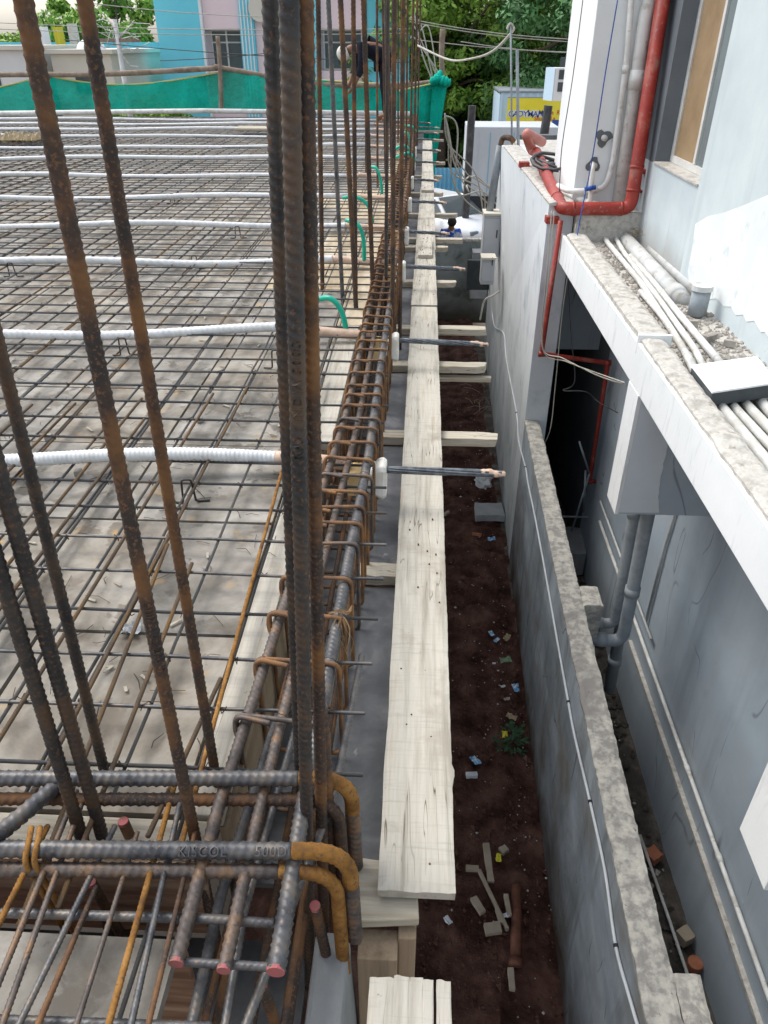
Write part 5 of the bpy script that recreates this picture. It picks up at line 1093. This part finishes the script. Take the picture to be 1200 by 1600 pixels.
# ------------------------------------------------------------------ people
def skinned(name, verts, edges, radii, m_, parent, sub=2, root=0):
    me = bpy.data.meshes.new(name); me.from_pydata(verts, edges, []); me.update(); o = bpy.data.objects.new(name, me); COL.objects.link(o); o.parent = parent
    md = o.modifiers.new('skin', 'SKIN'); md.use_smooth_shade = True
    for i, r_ in enumerate(radii):
        sv = me.skin_vertices[0].data[i]; sv.radius = (r_, r_) if not isinstance(r_, tuple) else r_; sv.use_root = (i == root)
    sm = o.modifiers.new('sub', 'SUBSURF'); sm.levels = sub; sm.render_levels = sub; me.materials.append(M[m_]); return o
def person(loc, rz, J, lab, top_m, leg_m, hat=None, sc=1.0):
    t = thing('person', lab, 'person', loc); t.rotation_euler = (0, 0, rz); t.scale = (sc, sc, sc)
    # J: pelvis chest neck head | shoulders elbows wrists | hips knees ankles toes
    names = ['pelvis', 'waist', 'chest', 'neck', 'head', 'sl', 'el', 'wl', 'hl', 'sr', 'er', 'wr', 'hr', 'pl', 'kl', 'al', 'tl', 'pr', 'kr', 'ar', 'tr']
    vs = [J[n] for n in names]; ix = {n: i for i, n in enumerate(names)}
    E_ = [('pelvis', 'waist'), ('waist', 'chest'), ('chest', 'neck'), ('neck', 'head'), ('chest', 'sl'), ('sl', 'el'), ('el', 'wl'), ('wl', 'hl'), ('chest', 'sr'), ('sr', 'er'), ('er', 'wr'), ('wr', 'hr'), ('pelvis', 'pl'), ('pl', 'kl'), ('kl', 'al'), ('al', 'tl'), ('pelvis', 'pr'), ('pr', 'kr'), ('kr', 'ar'), ('ar', 'tr')]
    rd = dict(pelvis=.13, waist=.12, chest=.14, neck=.055, head=.085, sl=.06, el=.042, wl=.03, hl=.035, sr=.06, er=.042, wr=.03, hr=.035, pl=.085, kl=.06, al=.042, tl=.04, pr=.085, kr=.06, ar=.042, tr=.04)
    skinned('body', vs, [(ix[a], ix[b]) for a, b in E_], [rd[n] for n in names], 'skin', t)
    tn = ['waist', 'chest', 'neck', 'sl', 'el', 'sr', 'er']; ti = {n: i for i, n in enumerate(tn)}
    tv = [V(J[n]) for n in tn]; tv[ti['neck']] = V(J['chest']).lerp(V(J['neck']), .7)
    tv.append(V(J['el']).lerp(V(J['wl']), .6)); tv.append(V(J['er']).lerp(V(J['wr']), .6)); tv.append(V(J['pelvis']))
    skinned('shirt', tv, [(9, 0), (0, 1), (1, 2), (1, 3), (3, 4), (4, 7), (1, 5), (5, 6), (6, 8)], [.15, .17, .075, .085, .062, .085, .062, .05, .05, .16], top_m, t)
    ln = [V(J[n]) for n in ('pelvis', 'pl', 'kl', 'al', 'pr', 'kr', 'ar')]
    skinned('trousers', ln, [(0, 1), (1, 2), (2, 3), (0, 4), (4, 5), (5, 6)], [.15, .10, .078, .062, .10, .078, .062], leg_m, t)
    h = V(J['head']); d_ = (h - V(J['neck'])).normalized(); f = MB(); vs = []
    for i in range(9):
        for j in range(14):
            a_ = pi * i / 8 * .62; b_ = 2 * pi * j / 14; s_ = d_.orthogonal().normalized(); w_ = d_.cross(s_); vs.append(h + d_ * (.03 + cos(a_) * .115) + (s_ * cos(b_) + w_ * sin(b_)) * sin(a_) * .108)
    f.add(vs, [(i * 14 + j, i * 14 + (j + 1) % 14, (i + 1) * 14 + (j + 1) % 14, (i + 1) * 14 + j) for i in range(8) for j in range(14)]).build('cap' if hat else 'hair', hat or 'hair', t, True)
    for s in ('l', 'r'):
        w_ = V(J['w' + s]); hd = V(J['h' + s]); dr = (hd - w_).normalized(); sd_ = dr.orthogonal().normalized()
        for k in range(4):
            b_ = hd + sd_ * (k - 1.5) * .017; MB().tube([b_, b_ + dr * (.045 + .01 * (k in (1, 2))), b_ + dr * (.075 + .012 * (k in (1, 2))) + dr.cross(sd_) * .015], [.009, .008, .006], 6).build('finger', 'skin', t, True)
    return t
# bending worker at the far edge of the slab (faces left)
J = dict(pelvis=(0, 0, .88), waist=(-.10, 0, .98), chest=(-.32, 0, 1.02), neck=(-.47, 0, .98), head=(-.58, 0, .93), sl=(-.36, .17, 1.0), el=(-.40, .20, .74), wl=(-.50, .14, .54), hl=(-.55, .12, .47), sr=(-.36, -.17, 1.0), er=(-.38, -.20, .74), wr=(-.48, -.14, .52), hr=(-.53, -.12, .45),
         pl=(.01, .09, .82), kl=(.04, .10, .45), al=(.06, .11, .08), tl=(-.10, .12, .03), pr=(.01, -.09, .82), kr=(-.02, -.12, .45), ar=(.10, -.11, .08), tr=(-.06, -.12, .03))
q = P(600, 180, z=.02); person((P(600, 130, Y=17.6).x, 17.6, .02), radians(15), J, 'worker in black clothes and pale cap bending over at the far slab edge', 'black_cloth', 'black_cloth', 'pale_cloth', 1.35)
J2 = dict(pelvis=(0, 0, .92), waist=(0, .0, 1.05), chest=(0, -.05, 1.30), neck=(0, -.10, 1.47), head=(0, -.16, 1.58), sl=(-.19, -.05, 1.38), el=(-.25, -.12, 1.12), wl=(-.10, -.30, 1.10), hl=(-.04, -.36, 1.12), sr=(.19, -.05, 1.38), er=(.25, -.12, 1.12), wr=(.10, -.30, 1.10), hr=(.04, -.36, 1.12),
          pl=(-.09, 0, .86), kl=(-.10, -.02, .48), al=(-.10, .02, .08), tl=(-.11, -.13, .03), pr=(.09, 0, .86), kr=(.10, -.02, .48), ar=(.10, .02, .08), tr=(.11, -.13, .03))
q = P(704, 352, Y=18.2); person((q.x, q.y, q.z - 1.50), radians(8), J2, 'person with dark hair in blue patterned shirt beyond the damp cross wall', 'blue_cloth', 'black_cloth')

# ------------------------------------------------------------------ green net and poles at the far slab edge
Yn = 19.2
def pole(pts, r_, lab, m_='pole_wood', nm='wooden_pole', cat='pole', grp='rough wooden poles holding the net'):
    pth = smooth_path(pts, 6); rr = [r_ * (1 + .12 * mnoise.noise(V((i * .9, r_ * 99, pts[0].x)))) for i in range(len(pth))]
    return tag(MB().tube(pth, rr, 8).build(nm, m_, None, True), lab, cat, grp)
pole([P(-150, 125, Y=Yn), P(0, 117, Y=Yn), P(160, 116, Y=Yn), P(345, 106, Y=Yn)], .055, 'left horizontal net pole, sloping up to the tied post')
pole([P(335, 104, Y=Yn - .1), P(380, 112, Y=Yn), P(500, 131, Y=Yn), P(600, 133, Y=Yn), P(640, 130, Y=Yn)], .05, 'right horizontal net pole, running behind the worker')
pole([P(346, 172, Y=Yn - .12), P(344, 110, Y=Yn - .12), P(340, 56, Y=Yn - .12)], .05, 'upright wooden post tied where the two net poles meet')
pole([P(618, 138, Y=Yn), P(660, 130, Y=Yn), P(700, 127, Y=Yn - .1)], .05, 'short net pole leading to the far right corner')
pole([P(692, 135, Y=Yn + .1), P(690, 85, Y=Yn + .1), P(692, 45, Y=Yn + .1)], .06, 'upright post at the right corner of the net, tree behind')
def netsheet(tl, bl, n, sagf, lab, edge=None, nz=10, wv=.06, grp='pieces of green shade net'):
    """net hanging between a top and a bottom line with folds"""
    vs = []; tp = []
    for i in range(n + 1):
        t = i / n; a = tl(t); b = bl(t); a = a - V((0, 0, sagf(t)))
        tp.append(a)
        for j in range(nz + 1):
            s_ = j / nz; p = a.lerp(b, s_); f_ = mnoise.noise(V((t * 9, s_ * 1.3, n))) * wv + sin(t * 60 + s_) * wv * .25 * (1 - s_); vs.append(p + V((0, f_, 0)))
    t_ = thing('shade_net', lab, 'net', (0, 0, 0), grp)
    o = MB().add(vs, [(i * (nz + 1) + j, i * (nz + 1) + j + 1, (i + 1) * (nz + 1) + j + 1, (i + 1) * (nz + 1) + j) for i in range(n) for j in range(nz)]).build('netting', 'net', t_, True)
    MB().tube(tp, .018, 5).build('yellow_hem', 'net_edge', t_, True); return t_
lerp = lambda a, b: (lambda t: V(a).lerp(V(b), t))
netsheet(lerp(P(-160, 120, Y=Yn), P(342, 112, Y=Yn)), lerp(P(-160, 182, Y=Yn), P(342, 172, Y=Yn)), 60, lambda t: .32 * abs(sin(t * pi * 1.9 + .35)) * (1 - .5 * t) + .02, 'long left stretch of green shade net with sagging yellow hem')
netsheet(lerp(P(344, 108, Y=Yn), P(660, 133, Y=Yn)), lerp(P(344, 172, Y=Yn), P(660, 182, Y=Yn)), 40, lambda t: .06 * sin(t * pi), 'middle stretch of green shade net right of the tied post')
netsheet(lerp(P(622, 142, Y=Yn - .3), P(700, 126, Y=Yn - .2)), lerp(P(622, 196, Y=Yn - .3), P(683, 232, Y=Yn - .2)), 20, lambda t: 0, 'dark green net bunched round the right corner of the slab')
netsheet(lerp(P(676, 128, Y=Yn - .35), P(698, 126, Y=Yn - .3)), lerp(P(661, 345, Y=Yn - .35), P(671, 335, Y=Yn - .3)), 10, lambda t: 0, 'narrow green net hanging down past the slab corner', nz=20)
tag(MB().tube(smooth_path([P(672, 130, Y=Yn - .4), P(684, 124, Y=Yn - .4), P(693, 127, Y=Yn - .4), P(704, 130, Y=Yn - .4)], 5), [.05, .07, .10, .08, .12, .09, .11, .08, .10, .12, .09, .11, .10, .07, .09, .05], 9).tube(smooth_path([P(688, 127, Y=Yn - .4), P(686, 118, Y=Yn - .35), P(690, 112, Y=Yn - .3)], 5), [.09, .07, .10, .06, .08, .09, .06, .07, .05, .06, .02], 8).build('net_bundle', 'net', None, True), 'knotted green net bundle tied on top of the corner post', 'net')
# far slab-edge clutter
tag(MB().tube([P(-50, 178, z=.12), P(320, 173, z=.12), P(640, 178, z=.12)], .05, 8).build('edge_pipe', 'white_pipe', None, True), 'pale pipe lying along the far edge of the slab under the net', 'pipe')
tag(MB().box(P(370, 205, z=0).x, P(425, 205, z=0).x, P(400, 207, z=0).y, P(400, 203, z=0).y, .03, .07).build('loose_plank', 'plank_x', bevel=.005), 'small loose board on the mat near the ninth duct', 'board')
db = pebbles('dirt_heap', 'dry_grass', 500, P(0, 216, z=.03).x, P(70, 216, z=.03).x, P(20, 220, z=.03).y, P(20, 213, z=.03).y, .04, .02, .06)
tag(db, 'low heap of brown dirt on the mat at the far left', 'dirt')
# palm/loose cables at corner
for k in range(12):
    a = P(645 + R(0, 30), 40 + R(-10, 60), Y=20); b = P(655 + R(0, 40), 120 + R(-20, 20), Y=20); c_ = P(700 + R(0, 20), 200 + R(0, 60), Y=19.8); d_ = P(735 + R(-15, 30), 290 + R(-20, 60), Y=20.5)
    if k < 5: cable([P(640 + R(0, 10), 20 + R(0, 40), Y=20), a, b, P(662 + R(0, 25), 140, Y=20)], .016, 'cable_pale', 'tangled pale cable hanging above the net corner, ' + ['leftmost', 'second from left', 'middle', 'fourth from left', 'rightmost'][k], 'loose_cable', grp='tangled pale cables above the net')
    else: cable([P(695, 172 + k, Y=19.6), c_, P(715 + R(-10, 30), 270 + R(-20, 30), Y=20), d_, P(770 + R(-20, 20), 330 + R(-40, 10), Y=21)], .018, 'cable_pale', 'pale cable drooping below the net corner, ' + ['first', 'second', 'third', 'fourth', 'fifth', 'sixth', 'last'][k - 5] + ' from the top', 'loose_cable', grp='pale cables drooping below the net')
# overhead wires
for k, (p, q, sg_) in enumerate((((140, 5), (480, 28), .3), ((-60, 33), (640, 45), .4), ((-60, 43), (640, 52), .4), ((100, 62), (640, 98), .3), ((250, 130 - 35), (430, 82), .1), ((640, 30), (900, 62), .3), ((640, 34), (900, 66), .3), ((650, 62), (900, 82), .2), ((720, 65), (900, 83), .2))):
    a = P(*p, Y=23); b = P(*q, Y=23); wn = ['topmost', 'second highest', 'third highest', 'steeply sloping', 'lowest'][k % 5]; cable([a, a.lerp(b, .33) - V((0, 0, sg_ * .2)), a.lerp(b, .66) - V((0, 0, sg_ * .2)), b], .011, 'cable_pale' if k > 4 or k < 3 else 'cable_dark', wn + ' overhead wire in front of the turquoise building' if k < 5 else wn + ' overhead wire in front of the right hand green trees', 'overhead_wire', grp='overhead wires left' if k < 5 else 'overhead wires right')

# ------------------------------------------------------------------ background buildings
Yb = 36.0
def bxp(px, Y_=Yb): return P(px, 60, Y=Y_).x
tb = thing('turquoise_building', 'turquoise and pink building with white trim behind the net', 'building', (bxp(250), Yb, -4.1))
ox = bxp(250)
def seg(nm, p0, p1, m_, d0=0, d1=8, z0=0, z1=11): return MB().box(bxp(p0) - ox, bxp(p1) - ox, d0, d1, z0, z1).build(nm, m_, tb)
seg('wall', 250, 318, 'teal_wall', -.25); seg('corner_trim', 318.2, 322, 'trim', -.30, -.05)
seg('recess_wall', 318.3, 640, 'pink_wall', .3, 8)
wz0_, wz1_ = P(350, 107, Y=Yb).z + 4.1 - .05, P(350, 46, Y=Yb).z + 4.1
for (p0, p1) in ((328, 377), (504, 566)):
    w = MB().box(bxp(p0) - ox, bxp(p1) - ox, .18, .29, wz0_, wz1_).build('window', 'frame', tb); x0_, x1_ = bxp(p0) - ox, bxp(p1) - ox; mm_ = (x0_ + x1_) / 2; zm = wz1_ - .45
    for (a, b) in ((x0_ + .07, mm_ - .04), (mm_ + .04, x1_ - .07)):
        MB().box(a, b, .15, .179, wz0_ + .06, zm - .03).build('pane', 'glass_dark', w); MB().box(a, b, .15, .179, zm + .03, wz1_ - .06).build('pane', 'glass_dark', w)
MB().box(bxp(322.3) - ox, bxp(378) - ox, -.1, .28, wz1_ + .02, 11).build('upper_panel', 'pink_wall', tb); MB().box(bxp(322.3) - ox, bxp(378) - ox, -.1, .28, 0, wz0_ - .02).build('lower_panel', 'pink_wall', tb)
seg('pier', 378.2, 400, 'teal_wall', -.25, .29)
for k in range(4): seg('pier_stripe', 380 + k * 5.2, 381.8 + k * 5.2, 'trim', -.29, -.251)
seg('wall', 400.3, 490, 'pink_wall', -.05, .29); seg('pier', 490.3, 500, 'teal_wall', -.25, .29)
MB().box(bxp(500.3) - ox, bxp(570) - ox, -.05, .28, wz1_ + .02, 11).build('upper_panel', 'pink_wall', tb); MB().box(bxp(500.3) - ox, bxp(570) - ox, -.05, .28, 0, wz0_ - .02).build('lower_panel', 'pink_wall', tb)
seg('corner_trim', 570.3, 574, 'trim', -.3, .29); seg('wall', 574.3, 640, 'teal_wall', -.25, .29)
dsh = MB().tube([(bxp(412) - ox, -.4, P(412, 14, Y=Yb).z + 4.1), (bxp(412) - ox, -.46, P(412, 14, Y=Yb).z + 4.1)], .45, 20).build('satellite_dish', 'house_cream', tb)
# small houses on the left
def house(px0, px1, py, Y_, m_, lab, dome=False, tarp=False):
    a = P(px0, py, Y=Y_); b = P(px1, py, Y=Y_); t = thing('small_house', lab, 'house', (a.x, Y_, -4.2)); w_ = b.x - a.x; h_ = a.z + 4.2
    MB().box(0, w_, 0, 7, 0, h_).build('wall', m_, t); MB().box(-.15, w_ + .15, -.15, 7.1, h_ + .002, h_ + .14).build('roof_slab', 'house_cream', t)
    MB().box(w_ * .35, w_ * .6, -.03, -.002, h_ - 1.3, h_ - .6).build('window', 'glass_dark', t)
    if dome:
        vs = []; n = 16
        for i in range(7):
            for j in range(n): a_ = pi / 2 * i / 6; vs.append((w_ * .45 + cos(2 * pi * j / n) * cos(a_) * .55, 1.5 + sin(2 * pi * j / n) * cos(a_) * .55, h_ + .1 + sin(a_) * .40))
        MB().add(vs, [(i * n + j, i * n + (j + 1) % n, (i + 1) * n + (j + 1) % n, (i + 1) * n + j) for i in range(6) for j in range(n)]).build('water_tank', 'trim', t, True)
    return t
house(78, 172, 84, 32, 'house_cream', 'cream flat roofed house with white round tank on the left', True)
house(-80, 36, 78, 31, 'house_white', 'whitewashed weathered house at the far left edge')
a = P(-60, 66, Y=44); b = P(240, 66, Y=44)
tr_ = thing('tarp_roof', 'long turquoise tarp covered roof behind the small houses', 'roof', (a.x, 44, -4.2)); MB().box(0, b.x - a.x, 0, 3, 0, a.z + 3.4).build('wall', 'house_white', tr_); MB().box(-.1, b.x - a.x, -.2, 3, a.z + 3.41, a.z + 4.2).build('tarp', 'teal_wall', tr_)
for k, (px, py, mm, lab) in enumerate(((93, 60, 'wrap_yellow', 'yellow cloth hung to dry on the far left line'), (115, 55, 'pale_cloth', 'pale shirt hung to dry beside the yellow cloth'), (70, 60, 'trim', 'white cloth hung to dry left of the yellow cloth'))):
    q = P(px, py, Y=40); vs = [(q.x + (i - 2) * .12, 40 + .03 * sin(i * 2), q.z + .45 - j * .3) for j in range(4) for i in range(5)]
    tag(MB().add(vs, [(j * 5 + i, j * 5 + i + 1, j * 5 + i + 6, j * 5 + i + 5) for i in range(4) for j in range(3)]).build('hanging_cloth', mm), lab, 'laundry', 'laundry on the far line')
q = P(192, 110, Y=27); up = thing('utility_pole', 'pale utility pole with a tangle of wires in front of the left trees', 'pole', (q.x, 27, -4.1)); hp = P(190, 30, Y=27).z + 4.1
MB().tube([(0, 0, 0), (0, 0, hp)], [.10, .07], 10).build('post', 'pale_pipe', up, True)
wt_ = MB()
for k in range(22):
    a = V((0, 0, hp - R(.1, .9))); b = a + V((R(-.9, 1.2), R(-.2, .2), R(-.5, .5))); wt_.tube([a, a.lerp(b, .5) + V((0, 0, R(-.2, .3))), b], .011, 4)
wt_.build('wire_tangle', 'pale_pipe', up)
MB().box(-.6, .7, -.05, .05, hp - .6, hp - .5).build('cross_arm', 'pole_wood', up)

# ------------------------------------------------------------------ trees
def tree(name, px, Y_, zc, rx, rz, nl, m_, lab, ls=.16, seed=1, clumps=46, ry=None):
    rnd = random.Random(seed); x0 = P(px, 100, Y=Y_).x; t = thing(name, lab, 'tree', (x0, Y_, -4.3)); ry = ry or rx
    h0 = zc + 4.3; top = h0 + rz * .4
    MB().tube(smooth_path([V((0, 0, 0)), V((.15, 0, top * .35)), V((-.1, .1, top * .7)), V((0, 0, top))], 5), [.30 - .22 * i / 15 for i in range(16)], 10).build('trunk', 'trunk', t, True)
    cs = []
    for _ in range(clumps):
        while True:
            a = V((rnd.uniform(-1, 1), rnd.uniform(-1, 1), rnd.uniform(-1, 1)))
            if .25 < a.length < 1: break
        cs.append((V((a.x * rx, a.y * ry, a.z * rz + h0)), rnd.uniform(.16, .30) * rx))
    for c_, _ in cs[:10]:
        MB().tube(smooth_path([V((0, 0, top * rnd.uniform(.35, .7))), c_ * .5 + V((0, 0, top * .3)), c_], 4), [.10, .09, .08, .07, .06, .05, .04, .03, .02], 6).build('limb', 'trunk', t, True)
    vs = []; fs = []
    for k in range(nl):
        c_, r_ = cs[rnd.randrange(len(cs))]
        d = V((rnd.gauss(0, 1), rnd.gauss(0, 1), rnd.gauss(0, 1))).normalized() * r_ * (rnd.random() ** .45); d.z *= .65
        p = c_ + d; s_ = ls * rnd.uniform(.55, 1.25)
        n_ = (d.normalized() + V((rnd.gauss(0, .5), rnd.gauss(0, .5), rnd.gauss(.5, .5)))).normalized(); u = n_.orthogonal().normalized(); an = rnd.uniform(0, 6.28); w_ = n_.cross(u); u2 = u * cos(an) + w_ * sin(an); w2 = n_.cross(u2)
        o = len(vs); vs += [p - u2 * s_, p + w2 * s_ * .42, p + u2 * s_, p - w2 * s_ * .42]; fs.append((o, o + 1, o + 2, o + 3))
    MB().add(vs, fs).build('crown', m_, t)
    return t
tree('leafy_tree', 690, 38, 2.0, 4.2, 4.6, 30000, 'leaf_a', 'bright green leafy tree just right of the rusty bar cluster', .15, 3, 70)
tree('leafy_tree', 770, 42, 3.5, 4.6, 5.5, 30000, 'leaf_a', 'broad mid green tree above the yellow signboard', .16, 4, 70)
tree('dark_tree', 905, 34, 3.4, 3.6, 4.6, 26000, 'leaf_c', 'dark feathery tree close to the white corner column', .13, 5, 60)
tree('dark_tree', 740, 46, -1.2, 7.5, 3.2, 22000, 'leaf_b', 'dark shaded tree filling the space under the bright crowns', .2, 6, 60)
tree('dark_tree', 800, 40, -.4, 4.5, 3.0, 16000, 'leaf_b', 'low dark tree behind the shed roof', .17, 16, 40)
tree('left_tree', 190, 48, 1.4, 3.6, 3.2, 18000, 'leaf_a', 'rounded green tree just left of the turquoise building', .2, 7, 50)
tree('left_tree', 80, 60, -.2, 4.2, 2.6, 12000, 'leaf_a', 'pale green tree behind the two upright bars at the left', .22, 8, 40)
tree('left_tree', 8, 64, .0, 3.6, 2.4, 9000, 'leaf_a', 'far left pale tree against the white sky', .22, 9, 36)
tree('shrub', 225, 31, -.9, 1.6, .8, 7000, 'leaf_a', 'low yellowish green shrub at the foot of the turquoise wall', .1, 10, 30)
tree('shrub', 165, 40, -.7, 2.2, .8, 5000, 'leaf_b', 'dark low shrub between cream house and utility pole', .12, 11, 26)
